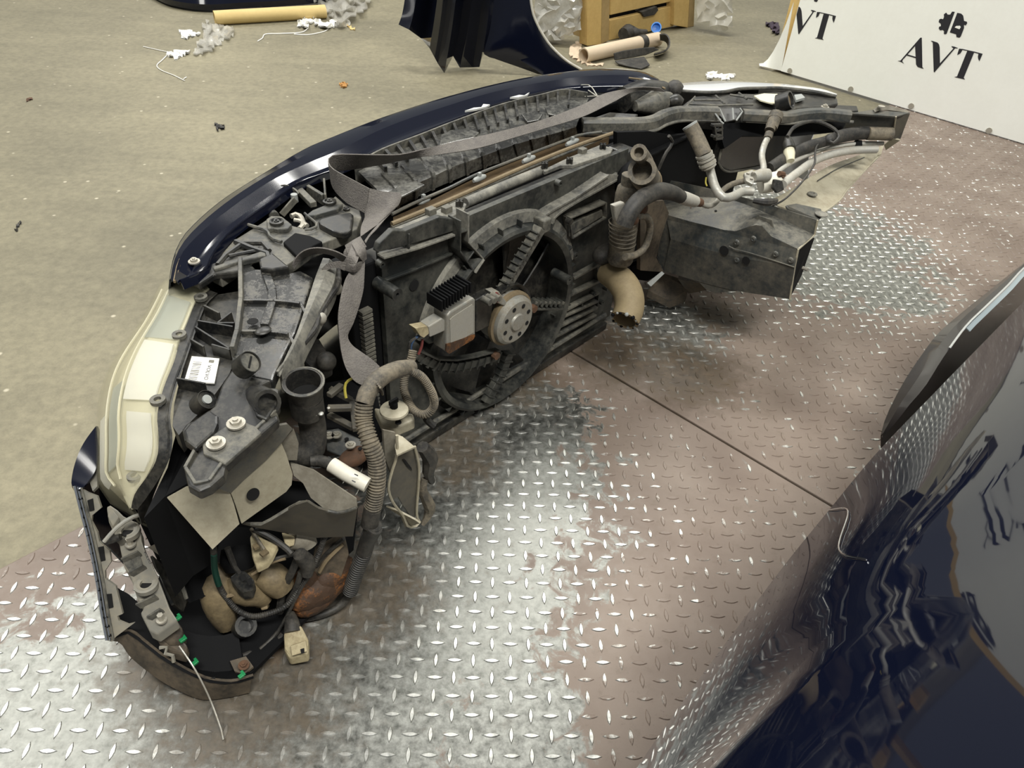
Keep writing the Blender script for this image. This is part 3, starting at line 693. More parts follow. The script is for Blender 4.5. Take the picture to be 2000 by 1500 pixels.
# ---- fan shroud: upright panel with a round opening, built on its own plane
VS = 0.290
def S(c, x, y, out=0.0):               # a traced point on the shroud's face, lifted towards the rear
    return PV(*c(x, y), VS - out)
def SP(c, pts, out=0.0): return [S(c, p[0], p[1], out) for p in pts]
FU, FZ, FR = 0.425, 0.212, 0.188
sh = MB()
ULEFT, URIGHT, ZB, ZT = 0.145, 0.800, 0.008, 0.462
N = 64
inn, outp = [], []
for k in range(N):
    a = 2 * math.pi * k / N; ca, sa = math.cos(a), math.sin(a)
    inn.append(uvz(FU + FR * ca, VS, FZ + FR * sa))
    t = min(((URIGHT - FU) / ca if ca > 1e-6 else (ULEFT - FU) / ca if ca < -1e-6 else 9), ((ZT - FZ) / sa if sa > 1e-6 else (ZB - FZ) / sa if sa < -1e-6 else 9))
    outp.append(uvz(FU + t * ca, VS, FZ + t * sa))
for cu, czz in ((URIGHT, ZT), (URIGHT, ZB), (ULEFT, ZT), (ULEFT, ZB)):   # square corners
    c = uvz(cu, VS, czz); k = min(range(N), key=lambda i: (outp[i] - c).length); outp[k] = c
sh.rings([inn, outp, [p + V * .012 for p in outp], [p + V * .012 for p in inn]], cap=False, closed=True)
shroud = sh.build('fan_shroud', M['shroud'], car, smooth=False)
def part(mb, name, m='shroud', **kw): return mb.build(name, M[m], shroud, **kw)
# collar round the opening
part(MB().lathe(uvz(FU, VS, FZ), -V, [(FR - .004, -.03), (FR - .004, .026), (FR + .006, .03), (FR + .012, .026), (FR + .014, 0)], 72), 'collar', 'shroud')
part(MB().lathe(uvz(FU, VS, FZ), -V, [(FR + .014, .012), (FR + .034, .010), (FR + .036, 0)], 40, 0.25, 2.9, sx=U), 'collar_flange', 'ledge')
for k in range(26):
    a = 2 * math.pi * k / 26; d = U * math.cos(a) + ZU * math.sin(a)
    c = uvz(FU, VS - .012, FZ) + d * (FR + .016)
    part(MB().obox(c, d * .008, d.cross(V) * .0012, V * .012), 'collar_rib')
# top ledge with clips and the round cable duct
part(MB().prism(zz(B6, [(70, 1180), (350, 1070), (570, 965), (645, 990), (625, 1040), (510, 1100), (430, 1095), (180, 1205), (100, 1220)], .466), -ZU * .008), 'top_ledge', 'ledge', smooth=False, bev=.0015)
part(MB().prism(zz(B6, [(1240, 725), (1450, 625), (1690, 530), (1790, 555), (1770, 595), (1600, 650), (1480, 690), (1380, 690), (1255, 740)], .468), -ZU * .008), 'top_ledge', 'ledge', smooth=False, bev=.0015)
part(MB().tube(zz(B6, [(635, 985), (940, 852), (1250, 725)], .460), 0.0092, 14, smooth=False), 'cable_duct', 'ledge')
for (x, y) in ((490, 1035), (1550, 580), (365, 1050)):
    c = Z(*B6(x, y), .471)
    part(MB().obox(c, U * .008, V * .0065, ZU * .006), 'clip_block', 'dusty', bev=.001)
for (x, y) in ((590, 985), (1255, 690), (1450, 655), (1710, 542)):
    c = Z(*B6(x, y), .473)
    part(MB().obox(c, U * .008, V * .0018, ZU * .005).obox(c, U * .0018, V * .007, ZU * .005), 'cross_clip', 'black')
# panels, ledges and ribs of the face
def srib(c, pts, w, out, name='rib', m='shroud', up=None):
    mb = MB(); P_ = SP(c, pts, out / 2)
    for a, b in zip(P_, P_[1:]):
        mb.bar(a, b, out, w, up=ZU if abs((b - a).z) < .7 * (b - a).length else U)
    return part(mb, name, m, bev=.0008)
part(MB().prism(SP(A5, [(455, 478), (645, 435), (955, 340), (955, 260), (860, 245), (640, 335), (560, 330), (470, 420)], .012), V * .012), 'raised_panel', 'shroud', smooth=False, bev=.002)
srib(A5, [(478, 502), (700, 440), (950, 352)], .004, .018, m='ledge')
srib(A5, [(485, 665), (700, 585), (940, 482)], .004, .008)
srib(A5, [(645, 345), (645, 440)], .003, .016)
srib(A5, [(960, 250), (960, 450), (1055, 590)], .003, .03)
srib(A5, [(1012, 205), (1012, 390), (1112, 502)], .003, .03, m='ledge')
srib(A5, [(1055, 590), (1112, 502)], .003, .034, m='ledge')
srib(A5, [(965, 330), (1012, 315)], .003, .028); srib(A5, [(1000, 520), (1050, 450)], .003, .03)
def cyl(c, a, b, r, name, m='shroud', o0=0.0, o1=0.045, ri=None):
    p, q = S(c, *a, o0), S(c, *b, o1)
    q = p - V * (o1 - o0) if False else q
    mb = MB().pipe([q, p], r, r * .35 if ri is None else ri, .006, 16)
    return part(mb, name, m)
def boss(x, y, r=0.0085, h=0.012, c=A5):
    p = S(c, x, y, 0)
    return part(MB().pipe([p - V * h, p], r, r * .4, h * .8, 14), 'boss')
p = S(A5, 588, 752, 0.05); part(MB().pipe([p, p + V * .05], 0.0105, .003, .008, 16), 'peg')
p = S(A5, 1710, 660, 0.045); part(MB().pipe([p, p + V * .045], 0.0100, .003, .008, 16), 'peg')
boss(1725, 490); boss(1620, 20, .007); boss(460, 540, .006)
part(MB().disc(S(A5, 695, 690, 0.001), -V, .010, .0008, 16), 'slot', 'dark_hole')
# curved double rib running up right from the collar
r1 = cr(SP(B6, [(1140, 1085), (1270, 1000), (1450, 900), (1690, 740)], 0), 20)
MBr = MB(); 
part(MBr.grid([r1, [p - V * .022 for p in r1]], .004), 'curved_rib', 'ledge')
r2 = cr(SP(B6, [(1250, 1120), (1275, 1060), (1400, 970), (1600, 860), (1810, 745)], 0), 20)
part(MB().grid([r2, [p - V * .022 for p in r2]], .004), 'curved_rib', 'ledge')
r3 = [a.lerp(b, .5) for a, b in zip(r1, r2)]
part(MB().grid([[p - V * .018 for p in r1], [p - V * .020 for p in r2]], .003), 'rib_web', 'ledge')
# box moulding on the right
def frame_box(c, pts, out, w=.003, m='shroud'):
    for a, b in zip(pts, pts[1:] + pts[:1]): srib(c, [a, b], w, out, 'box_edge', m)
frame_box(A5, [(1690, 245), (1925, 145), (1925, 240), (1705, 375)], .02, .004, 'dusty')
part(MB().prism(SP(A5, [(1705, 300), (1920, 200), (1925, 240), (1705, 375)], .016), V * .01), 'box_floor', 'dusty', smooth=False)
p = S(A5, 1690, 265, .02); part(MB().disc(p, -V, .006, .012, 12), 'boss', 'black')
# slats at the lower right
for a, b in (((1725, 640), (1915, 535)), ((1660, 770), (1910, 650)), ((1670, 850), (1890, 735)), ((1625, 905), (1880, 790)), ((1625, 960), (1880, 830)), ((1580, 1035), (1870, 880))):
    srib(A5, [a, b], .006, .014, 'slat', 'dusty')
for a, b in (((1600, 880), (1625, 960)), ((1880, 560), (1885, 660)), ((1890, 735), (1880, 830)), ((1780, 800), (1783, 840))):
    srib(A5, [a, b], .004, .012, 'slat_post', 'shroud')
for (x, y) in ((1845, 735), (1895, 790), (1930, 700)):
    boss(x, y, .006, .014)
# bottom sill
sill = MB().prism([uvz(ULEFT, VS - .01, .004), uvz(URIGHT + .01, VS - .01, .004), uvz(URIGHT + .01, VS - .01, .024), uvz(ULEFT, VS - .01, .024)], V * .07)
sill.build('lower_carrier', M['black'], car, smooth=False, bev=.003)
MB().tube([uvz(ULEFT, VS - .006, .045), uvz(URIGHT, VS - .006, .05)], .006, 8, smooth=False).build('sill_rail', M['dusty'], shroud)
# left side tank with comb edge
MB().prism([uvz(0.085, VS + .005, .02), uvz(0.140, VS + .005, .02), uvz(0.140, VS + .005, .45), uvz(0.085, VS + .005, .45)], V * .05).build('side_tank', M['deep'], car, smooth=False, bev=.004)
tank = MB()
for k in range(40):
    tank.obox(uvz(0.106, VS - .001, .04 + k * .0085), U * .010, V * .006, ZU * .0026)
tk = tank.build('fin_comb', M['dusty'], car, smooth=False); tk['kind'] = 'stuff'
MB().prism([uvz(0.800, VS + .005, .02), uvz(0.842, VS + .005, .02), uvz(0.842, VS + .005, .45), uvz(0.800, VS + .005, .45)], V * .05).build('side_tank', M['black'], car, smooth=False, bev=.004)

# ---- fan: blades, motor, arms, controller
fc = uvz(FU + .006, VS, FZ)
for k in range(7):
    a0 = 2 * math.pi * k / 7 + .25
    g = []
    for rr in (0.05, 0.09, 0.13, 0.175):
        row = []
        for s in range(6):
            t = (s / 5 - .5)
            a = a0 + t * (0.62 - (rr - .05) * .8) + (rr - .05) * 1.6
            row.append(fc + (U * math.cos(a) + ZU * math.sin(a)) * rr + V * (.022 - t * .045))
        g.append(row)
    MB().grid(g, .003).build('fan_blade', M['black'], shroud)
MB().lathe(fc, -V, [(.0001, .012), (.05, .012), (.055, .006), (.055, -.02)], 28).build('fan_hub', M['black'], shroud)
MB().lathe(fc + V * .045, -V, [(.176, 0), (.176, .004), (.0001, .004)], 40).build('radiator_face', M['deep'], shroud)
MC = S(A5, 1365, 930, .075)             # rear face of the motor
mot = MB().lathe(MC, -V, [(.0001, .004), (.016, .004), (.018, 0), (.043, 0), (.049, -.005), (.051, -.016), (.051, -.05), (.0001, -.05)], 36).build('fan_motor', M['motor'], shroud)
for k in range(8):
    a = 2 * math.pi * k / 8 + .3; d = U * math.cos(a) + ZU * math.sin(a)
    MB().disc(MC + d * .033 - V * .0004, -V, .0046, .0006, 12).build('vent_hole', M['dark_hole'], mot)
MB().lathe(MC, -V, [(.051, -.012), (.056, -.014), (.056, -.022), (.051, -.024)], 36).build('motor_flange', M['tan'], mot)
for (x, y) in ((1225, 785), (1460, 835), (1215, 1140)):
    MB().disc(S(A5, x, y, .045), -V, .008, .010, 8).build('rusty_screw', M['rustbolt'], mot)
def arm(pts, w, o, name='arm', m='shroud'):
    P_ = [S(A5, x, y, o if len(q) == 0 else q[0]) for (x, y, *q) in pts]
    mb = MB()
    for a, b in zip(P_, P_[1:]): mb.bar(a, b, .014, w, up=(b - a).cross(V))
    ob = part(mb, name, m, bev=.001); return P_
def ladder(P_, w, n, m='shroud'):
    c = resample(P_, n + 2)
    for a, b in zip(c[:-1], c[1:]):
        d = (b - a).normalized(); s = d.cross(V)
        part(MB().obox(a, d * .0012, s * (w * .5), V * .010), 'arm_rib', m)
P_ = arm([(1280, 725), (1400, 520), (1520, 320)], .018, .036, m='dusty'); 
P2 = [q - (P_[1] - P_[0]).cross(V).normalized() * -.010 for q in P_]
part(MB().bar(P2[0], P2[-1], .02, .003, up=(P2[-1] - P2[0]).cross(V)), 'arm_edge', 'dusty'); ladder(P2, .012, 9)
part(MB().obox(S(A5, 1530, 290, .025), U * .011, V * .014, ZU * .014), 'arm_foot', 'dusty', bev=.003)
P_ = arm([(1455, 800), (1660, 800)], .006, .034, m='dusty'); ladder(P_, .014, 6); arm([(1470, 840), (1655, 838)], .005, .034)
P_ = arm([(1310, 1130), (1250, 1290), (1160, 1450)], .022, .030); ladder(P_, .026, 6)
P_ = arm([(1230, 1150), (1100, 1190), (960, 1215), (840, 1210), (720, 1150), (690, 1080)], .016, .034); ladder(P_, .022, 12)
arm([(1240, 1110), (1080, 1150), (960, 1170), (840, 1165), (720, 1110)], .004, .04)
part(MB().lathe(MC + V * .028, -V, [(.058, 0), (.066, .004), (.066, -.012), (.058, -.012)], 30, -.3, 1.9, sx=U), 'motor_cradle', 'black')
# controller
MO = .085
fpts = SP(A5, [(912, 890), (935, 862), (1085, 772), (1096, 785), (1096, 1022), (1080, 1045), (925, 1138), (905, 1120)], MO)
ctl = MB().prism(fpts, V * .034).build('fan_controller', M['motor'], shroud, smooth=False, bev=.003)
ins = SP(A5, [(930, 915), (950, 895), (1075, 815), (1082, 825), (1082, 1000), (935, 1085)], MO + .001)
MB().prism(ins, V * .002).build('cover_plate', M['alu'], ctl, smooth=False)
MB().prism(SP(A5, [(907, 1075), (1090, 1010), (1094, 1022), (1080, 1045), (925, 1138), (905, 1120)], MO + .0015), V * .003).build('rust_band', M['rust'], ctl, smooth=False)
for k in range(11):
    t = k / 10
    c = S(A5, 858 + t * 185, 835 - t * 118, MO - .006)
    MB().obox(c + ZU * .006 + V * .010, U * .0014, V * .018, ZU * .010).build('cooling_fin', M['deep'], ctl, smooth=False)
cn = SP(A5, [(790, 960), (880, 905), (905, 925), (905, 985), (800, 1030)], MO - .006)
con = MB().prism(cn, V * .022).build('controller_plug', M['alu'], shroud, smooth=False, bev=.002)
MB().prism(SP(A5, [(702, 970), (780, 955), (800, 1000), (760, 1035), (735, 1020)], MO - .008), V * .016).build('plug_nose', M['cream'], con, smooth=False, bev=.001)
for pts, m in (([(740, 1010), (690, 1050), (675, 1110), (700, 1150)], 'blue_wire'), ([(750, 1045), (745, 1090), (725, 1140)], 'red_wire'), ([(735, 1020), (670, 1060), (665, 1120)], 'rubber'), ([(1230, 740), (1250, 770), (1240, 800)], 'red_wire')):
    MB().tube(SP(A5, pts, MO - .015), .0024, 6).build('wire', M[m], con)
for k in range(3):
    MB().disc(S(A5, 1140 + k * 30, 775 - k * 12, MO - .02), -V, .006, .02, 10).build('terminal', M['dusty'], ctl)
MB().prism(SP(A5, [(1100, 790), (1200, 730), (1215, 800), (1190, 960), (1100, 1000)], MO - .03), V * .02).build('cable_cover', M['black'], ctl, smooth=False, bev=.003)
MB().prism(SP(A5, [(1205, 740), (1250, 730), (1300, 800), (1290, 830), (1225, 800)], MO - .02), V * .02).build('brush_holder', M['motor'], ctl, smooth=False, bev=.002)

# ------------------------------------------------------------ near (left) side of the front end
def zy(y):                               # the bracket slopes gently down towards the cut end
    return 0.455 - (y - 520) / 380 * 0.03 if y > 520 else 0.455
def zs(c, pts, dz=0.0):
    out = []
    for p in pts:
        x, y = c(p[0], p[1]); out.append(Z(x, y, zy(y) + dz))
    return out
# ---- headlamp
n = 40
rim_o = cr(zz(A4, [(1030, 555, .432), (950, 620, .434), (890, 760, .432), (835, 900, .430), (800, 1020, .428), (740, 1170, .424), (702, 1300, .418), (690, 1400, .412), (700, 1510, .400), (690, 1640, .385), (640, 1745, .36), (545, 1880, .33), (520, 1975, .31)]), n)
rim_i = cr(zz(A4, [(1085, 575, .432), (1010, 650, .434), (960, 770, .432), (915, 900, .430), (875, 1020, .428), (820, 1170, .424), (785, 1300, .418), (775, 1400, .412), (790, 1510, .400), (775, 1640, .385), (710, 1770, .36), (625, 1900, .33), (560, 1985, .31)]), n)
sil = cr(zz(A4, [(772, 505, .40), (700, 570, .385), (640, 690, .37), (560, 830, .355), (455, 975, .34), (380, 1090, .33), (332, 1210, .32), (308, 1350, .31), (300, 1500, .30), (298, 1680, .285), (305, 1810, .27), (350, 1865, .262), (515, 1975, .27)]), n)
M['lens'] = mat('yellowed_lens', (0.74, 0.70, 0.50), 0.15, spec=0.6, coat=1.0)
pl = M['lens'].node_tree.nodes['Principled BSDF']; pl.inputs['Alpha'].default_value = 0.22
M['reflector'] = mat('lamp_reflector', (0.95, 0.95, 0.92), 0.3, 0.1)
M['reflector_blue'] = mat('lamp_reflector_tint', (0.38, 0.45, 0.48), 0.3, 0.3)
M['lampcream'] = mat('lamp_bezel', (0.74, 0.70, 0.52), 0.35)
lamp = MB()
lamp.grid([rim_o, rim_i, [p - ZU * .03 + (q - p) * .2 for p, q in zip(rim_i, sil)]], 0.003)
HL = lamp.build('headlamp', M['black'], car)
def mixc(a, b, t, dz=0.0): return [p.lerp(q, t) + ZU * dz for p, q in zip(a, b)]
under = [q + U * .03 - ZU * .08 for q in sil]
def lensrow(t):
    lift = 0.030 * math.sin(math.pi * t * .9) * (1 - t * .3)
    return mixc(rim_o, sil, t, lift)
g = [lensrow(t) for t in (0, .2, .4, .6, .8, .92)] + [sil, [p - ZU * .03 + U * .004 for p in sil], under]
MB().grid(g, 0.0025).build('lens', M['lens'], HL, ang=70)
# bezel and reflectors inside
def inner_row(t, d): return mixc(rim_o, sil, t, 0.030 * math.sin(math.pi * t * .9) * (1 - t * .3) - d)
MB().grid([inner_row(.06, .008), inner_row(.5, .012), inner_row(.85, .015), [p - ZU * .02 + U * .02 for p in sil]], .002).build('bezel', M['lampcream'], HL, ang=60)
def seg(row, i0, i1): return row[i0:i1]
MB().grid([seg(inner_row(.10, .005), 4, 13), seg(inner_row(.62, .007), 4, 13)], .002).build('reflector', M['reflector_blue'], HL)
MB().grid([seg(inner_row(.08, .004), 13, 24), seg(inner_row(.50, .006), 13, 24)], .002).build('reflector', M['reflector'], HL)
MB().grid([seg(inner_row(.10, .004), 25, 34), seg(inner_row(.42, .006), 25, 34)], .002).build('reflector', M['reflector'], HL)
MB().grid([seg(inner_row(.58, .005), 20, 33), seg(inner_row(.74, .008), 20, 33)], .002).build('reflector', M['reflector_blue'], HL)
MB().grid([seg(inner_row(.80, .005), 24, 35), seg(inner_row(.93, .006), 24, 35)], .002).build('reflector', M['reflector'], HL)
for t in (.54, .78):
    MB().tube(inner_row(t, .004)[3:36], .0018, 6, smooth=False).build('bezel_line', M['lampcream'], HL)
for (x, y) in ((975, 605), (835, 850), (695, 1275), (545, 1770)):   # mounting tabs
    c = Z(*A4(x, y), zy(A4(x, y)[1]) - .012 - (.07 if y > 1700 else 0))
    MB().lathe(c, ZU, [(.0095, -.002), (.0095, .003), (.0045, .003), (.0045, -.002), (.0095, -.002)], 14).build('tab', M['dusty'], HL)
# black back of the lamp
bk = MB().slab(zs(A4, [(1050, 590), (1230, 560), (1235, 900), (1160, 1100), (1105, 1180), (1010, 1310), (900, 1420), (830, 1500), (790, 1440), (800, 1300), (835, 1150), (890, 960), (960, 780), (1010, 650)], -.022), .03, -ZU)
back_ = bk.build('lamp_back', M['black'], HL, smooth=False)
for pts in ([(1000, 685), (1100, 735)], [(960, 785), (1190, 825)], [(945, 825), (1165, 965)], [(915, 905), (1000, 955)], [(1050, 940), (1170, 975)], [(825, 1160), (1010, 1195)], [(1180, 730), (1090, 800), (1200, 800)]):
    P_ = zs(A4, pts, -.014)
    mb = MB()
    for a, b in zip(P_, P_[1:]): mb.bar(a, b, .003, .018)
    mb.build('back_rib', M['black'], HL, bev=.0006)
# body of the lamp below, down to the bumper
bod = zs(A4, [(1050, 590), (1240, 560), (1240, 900), (1160, 1100), (1120, 1250), (1010, 1400), (960, 1560), (860, 1700), (700, 1790), (600, 1890), (560, 1930), (640, 1760), (720, 1600), (760, 1440), (800, 1300), (835, 1150), (890, 960), (960, 780), (1010, 650)], -.05)
MB().prism([q - ZU * (.0 if i < 7 else .03) for i, q in enumerate(bod)], -ZU * .16).build('lamp_body', M['deep'], HL, smooth=False)
lab = zs(A4, [(915, 985), (1095, 1000), (1062, 1160), (865, 1150)], -.0195)
lb = MB().slab(lab, .002, -ZU).build('paper_label', M['paper'], HL, smooth=False)
lx = (lab[1] - lab[0]); ly = (lab[3] - lab[0])
for k in range(11):                       # barcode
    w = random.choice((.012, .02, .03)); s = .22 + k * .065
    q = [lab[0] + lx * .12 + ly * s, lab[0] + lx * .42 + ly * s, lab[0] + lx * .42 + ly * (s + w), lab[0] + lx * .12 + ly * (s + w)]
    MB().prism([p + ZU * .0004 for p in q], -ZU * .0003).build('barcode_bar', M['label_grey'], HL, smooth=False)
def text_on(body, origin, xdir, ydir, h, m, parent, name, width=None):
    cu = bpy.data.curves.new(name, 'FONT'); cu.body = body; cu.size = 1.0; cu.resolution_u = 2
    ob = bpy.data.objects.new(name, cu); COL.objects.link(ob)
    bpy.context.view_layer.update()
    me = bpy.data.meshes.new_from_object(ob.evaluated_get(bpy.context.evaluated_depsgraph_get()))
    bpy.data.objects.remove(ob)
    x = xdir.normalized(); y = ydir.normalized(); z = x.cross(y)
    ws = max(v.co.x for v in me.vertices); sx = (width / ws) if width else h * 1.4
    mb = MB(); mb.v = [origin + x * (v.co.x * sx) + y * (v.co.y * h * 1.4) for v in me.vertices]
    mb.f = [tuple(p.vertices) for p in me.polygons]
    bpy.data.meshes.remove(me)
    return mb.build(name, M[m], parent, smooth=False)
text_on('VOLVO', lab[0] + lx * .66 + ly * .30 + ZU * .0006, ly, lx, .0055, 'blackink', HL, 'printed_word', ly.length * .58)
MB().prism([lab[0] + lx * a + ly * b + ZU * .0005 for a, b in ((.66, .10), (.84, .10), (.84, .2), (.66, .2))], -ZU * .0003).build('printed_mark', M['label_grey'], HL, smooth=False)
def cap(c, axis, r, h, parent, name, face='dusty', side='black', slot=True):
    axis = Vector(axis).normalized()
    o = MB().lathe(c, axis, [(.0001, 0), (r, 0), (r, h), (r * .93, h), (r * .9, h * .86), (.0001, h * .86)], 26).build(name, M[side], parent)
    return o
# adjuster caps
axc = (U * .35 - V * .62 + ZU * .7).normalized()
c = Z(*A4(1262, 1050), .455)
cap(c - axc * .008, axc, .0145, .022, HL, 'adjuster_cap')
MB().disc(c + axc * .0105, axc, .0128, .001, 20).build('cap_face', M['dusty'], HL)
xx, yy_ = perp(axc); MB().obox(c + axc * .0118, (U * .2 + ZU * .2 + V * .0 - axc * ((U * .2 + ZU * .2).dot(axc))).normalized() * .009, axc * .0008, axc.cross((U + ZU - axc * ((U + ZU).dot(axc))).normalized()) * .0012).build('cap_slot', M['dark_hole'], HL)
c = Z(*A4(985, 1290), .425); cap(c - axc * .01, axc, .0125, .022, HL, 'adjuster_cap')
MB().disc(c + axc * .0095, axc, .0060, .003, 16).build('cap_face', M['clip'], HL)

# ---- lamp carrier panel (glossy black with ridges)
lc = MB().slab(zs(A4, [(1222, 372), (1290, 372), (1330, 415), (1420, 420), (1540, 445), (1620, 425), (1705, 470), (1650, 640), (1590, 830), (1525, 950), (1455, 1100), (1440, 1150), (1240, 1110), (1180, 1060), (1190, 960), (1225, 840), (1245, 640), (1232, 480)], 0), .02, -ZU)
M['glossblack'] = mat('shiny_black_plastic', (0.012, 0.013, 0.014), 0.2, dust=0.5, dcol=(0.19, 0.175, 0.14), ns=30, thr=.57, soft=.08)
LC = lc.build('lamp_carrier', M['glossblack'], car, smooth=False, bev=.003)
def zbar(c, pts, w, h, dz, name, m, parent):
    P_ = zs(c, pts, dz); mb = MB()
    for a, b in zip(P_, P_[1:]): mb.bar(a, b, w, h)
    return mb.build(name, M[m], parent, bev=.0008)
zbar(A4, [(1236, 375), (1240, 640), (1215, 850), (1185, 960)], .006, .02, .002, 'edge_rib', 'dusty', LC)
zbar(A4, [(1395, 440), (1440, 560), (1440, 640), (1390, 790)], .012, .008, .001, 'ridge', 'glossblack', LC)
zbar(A4, [(1250, 632), (1450, 632), (1620, 650)], .005, .008, .002, 'ridge', 'glossblack', LC)
zbar(A4, [(1240, 832), (1420, 835), (1545, 850)], .005, .008, .002, 'ridge', 'glossblack', LC)
zbar(A4, [(1620, 650), (1660, 720)], .005, .010, -.004, 'ridge', 'glossblack', LC)
zbar(A4, [(1545, 850), (1590, 930)], .005, .010, -.004, 'ridge', 'glossblack', LC)
MB().disc(Z(*A4(1312, 760), .4525), ZU, .0075, .0008, 16).build('hole', M['dark_hole'], LC)
MB().ball(Z(*A4(1380, 820), .452), .009, 8, (1.3, 1, .35)).build('rivet', M['black'], LC)
MB().slab(zs(A4, [(1350, 350), (1440, 310), (1550, 400), (1440, 420), (1360, 410)], .012), .03, -ZU).build('block', M['black'], LC, smooth=False, bev=.003)
MB().slab(zs(A4, [(900, 480), (1030, 380), (1230, 345), (1230, 430), (1060, 450), (960, 515)], .006), .012, -ZU).build('seal_lip', M['black'], LC, smooth=False, bev=.003)
MB().slab(zs(A4, [(1050, 400), (1400, 290), (1400, 330), (1250, 360), (1060, 420)], .010), .010, -ZU).build('seal_lip', M['dusty'], LC, smooth=False, bev=.002)
# dusty side rail on the right of the carrier
ra = zs(A4, [(1770, 345), (1720, 470), (1665, 640), (1600, 830), (1545, 950), (1470, 1110)], .004)
rb = zs(A4, [(1860, 400), (1835, 520), (1750, 680), (1650, 870), (1590, 1000), (1500, 1110)], -.004)
MB().loft([ra, [a.lerp(b, .5) + ZU * .006 for a, b in zip(ra, rb)], rb, [p - ZU * .03 for p in rb]], 24, .004).build('side_rail', M['ledge'], LC)
MB().tube(zs(A4, [(1870, 420), (1865, 520), (1810, 600), (1740, 720), (1720, 800), (1640, 900)], -.012), .005, 8).build('seam_cord', M['rubber'], LC)
for (x, y, r) in ((1745, 690, .012), (1850, 470, .010), (1860, 545, .009), (1760, 740, .008)):
    MB().ball(Z(*A4(x, y), .43), r, 7, (1, .8, 1.2)).build('clip', M['alu'], LC)
# lower carrier plate with two bolts
lp = MB().slab(zs(A4, [(1155, 1100), (1190, 1050), (1300, 1115), (1440, 1140), (1335, 1190), (1312, 1290), (1400, 1390), (1470, 1360), (1480, 1400), (1140, 1690), (1125, 1760), (1040, 1835), (960, 1870), (890, 1830), (870, 1745), (960, 1600), (865, 1530), (850, 1460), (880, 1420), (960, 1390), (1060, 1310), (1110, 1170)], 0), .014, -ZU)
LP = lp.build('carrier_foot', M['black'], car, smooth=False, bev=.003)
MB().slab(zs(A4, [(860, 1470), (900, 1420), (1030, 1330), (1085, 1370), (1085, 1420), (1060, 1480), (970, 1560), (940, 1590), (880, 1540)], .006), .008, -ZU).build('raised_pad', M['black'], LP, smooth=False, bev=.003)
MB().slab(zs(A4, [(980, 1540), (1210, 1390), (1330, 1440), (1370, 1480), (1130, 1690), (1060, 1650), (990, 1620)], .003), .006, -ZU).build('dusty_pad', M['dusty'], LP, smooth=False, bev=.002)
for (x, y) in ((1205, 1430), (1075, 1558)):
    bolt(Z(*A4(x, y), zy(A4(x, y)[1]) + .004), ZU, .0112, LP, 'bolt')
zbar(A4, [(1470, 1370), (1140, 1690), (1040, 1830), (950, 1850), (885, 1745), (975, 1580)], .004, .022, -.008, 'edge_rib', 'dusty', LP)
MB().slab(zs(A7, [(930, 330), (990, 280), (1090, 340), (1060, 420), (960, 470), (900, 410)], -.014), .004, -ZU).build('pocket', M['black'], LP, smooth=False)
# socket boss beside the hose
MB().pipe(zz(A4, [(1410, 1290, .445), (1360, 1260, .43), (1310, 1250, .415)]), .0165, .012, .012, 18).build('socket', M['black'], LP)
MB().slab(zs(A4, [(1310, 1215), (1370, 1185), (1480, 1190), (1480, 1280), (1400, 1400), (1330, 1370)], .004), .02, -ZU).build('socket_block', M['black'], LP, smooth=False, bev=.003)

# ---- cut apron: three folded faces of sheet steel
F1 = zz(A7, [(755, 575, .335), (880, 505, .345), (1040, 495, .355), (1165, 545, .335), (1190, 620, .31), (1225, 745, .285), (1050, 910, .275)])
AP = MB().slab(F1, .003).build('cut_apron', M['beige'], car, smooth=False)
F2 = zz(A7, [(1172, 545, .335), (1240, 470, .345), (1500, 220, .365), (1530, 290, .345), (1572, 420, .315), (1565, 490, .298), (1530, 535, .288), (1240, 742, .276), (1200, 620, .308)])
MB().slab(F2, .003).build('apron_wall', M['beige'], AP, smooth=False)
F3 = zz(A7, [(1040, 495, .356), (1080, 440, .37), (1200, 350, .385), (1400, 120, .405), (1540, 95, .40), (1572, 125, .39), (1490, 230, .366), (1400, 330, .358), (1250, 465, .346), (1172, 545, .336)])
MB().slab(F3, .004).build('apron_top', M['steelblack'], AP, smooth=False)
MB().slab(zz(A7, [(1490, 225, .36), (1575, 130, .385), (1610, 230, .36), (1600, 330, .33), (1545, 330, .335)]), .003).build('apron_edge', M['greysheet'], AP, smooth=False)
hc = Z(*A7(1312, 550), .326); nn = (F2[2] - F2[0]).cross(F2[4] - F2[0]).normalized()
if nn.dot(CAM - hc) < 0: nn = -nn
hc = PL(*A7(1312, 550), F2[4], nn)
MB().disc(hc + nn * .0006, nn, .0088, .0008, 18).build('hole', M['dark_hole'], AP)
# wheel arch sheet behind it
ws = MB().slab(zz(A7, [(1555, 345, .325), (1700, 390, .318), (1985, 580, .29), (1990, 635, .28), (1870, 665, .272), (1770, 640, .272), (1690, 575, .28), (1640, 480, .30), (1580, 430, .312)]), .003)
WS = ws.build('wheel_arch_sheet', M['greysheet'], car, smooth=False)
MB().slab(zz(A7, [(1240, 745, .27), (1380, 745, .272), (1590, 622, .285), (1665, 600, .278), (1740, 645, .272), (1870, 680, .268), (1995, 640, .278), (1965, 825, .20), (1720, 835, .195), (1480, 795, .205), (1340, 770, .235)]), .003).build('front_flange', M['darksheet'], WS, smooth=False)
MB().tube(zz(A7, [(1300, 745, .273), (1380, 742, .275), (1590, 618, .287), (1665, 596, .281), (1740, 640, .275), (1870, 672, .271), (1985, 638, .281)]), .0022, 6).build('torn_edge', M['dusty'], WS)
MB().slab(zz(A7, [(1160, 640, .20), (1560, 460, .22), (1700, 480, .21), (1720, 600, .19), (1400, 770, .18), (1200, 760, .19)]), .01).build('cavity_shade', M['deep'], WS, smooth=False)  # black sheet added for the shade in the gap behind the apron

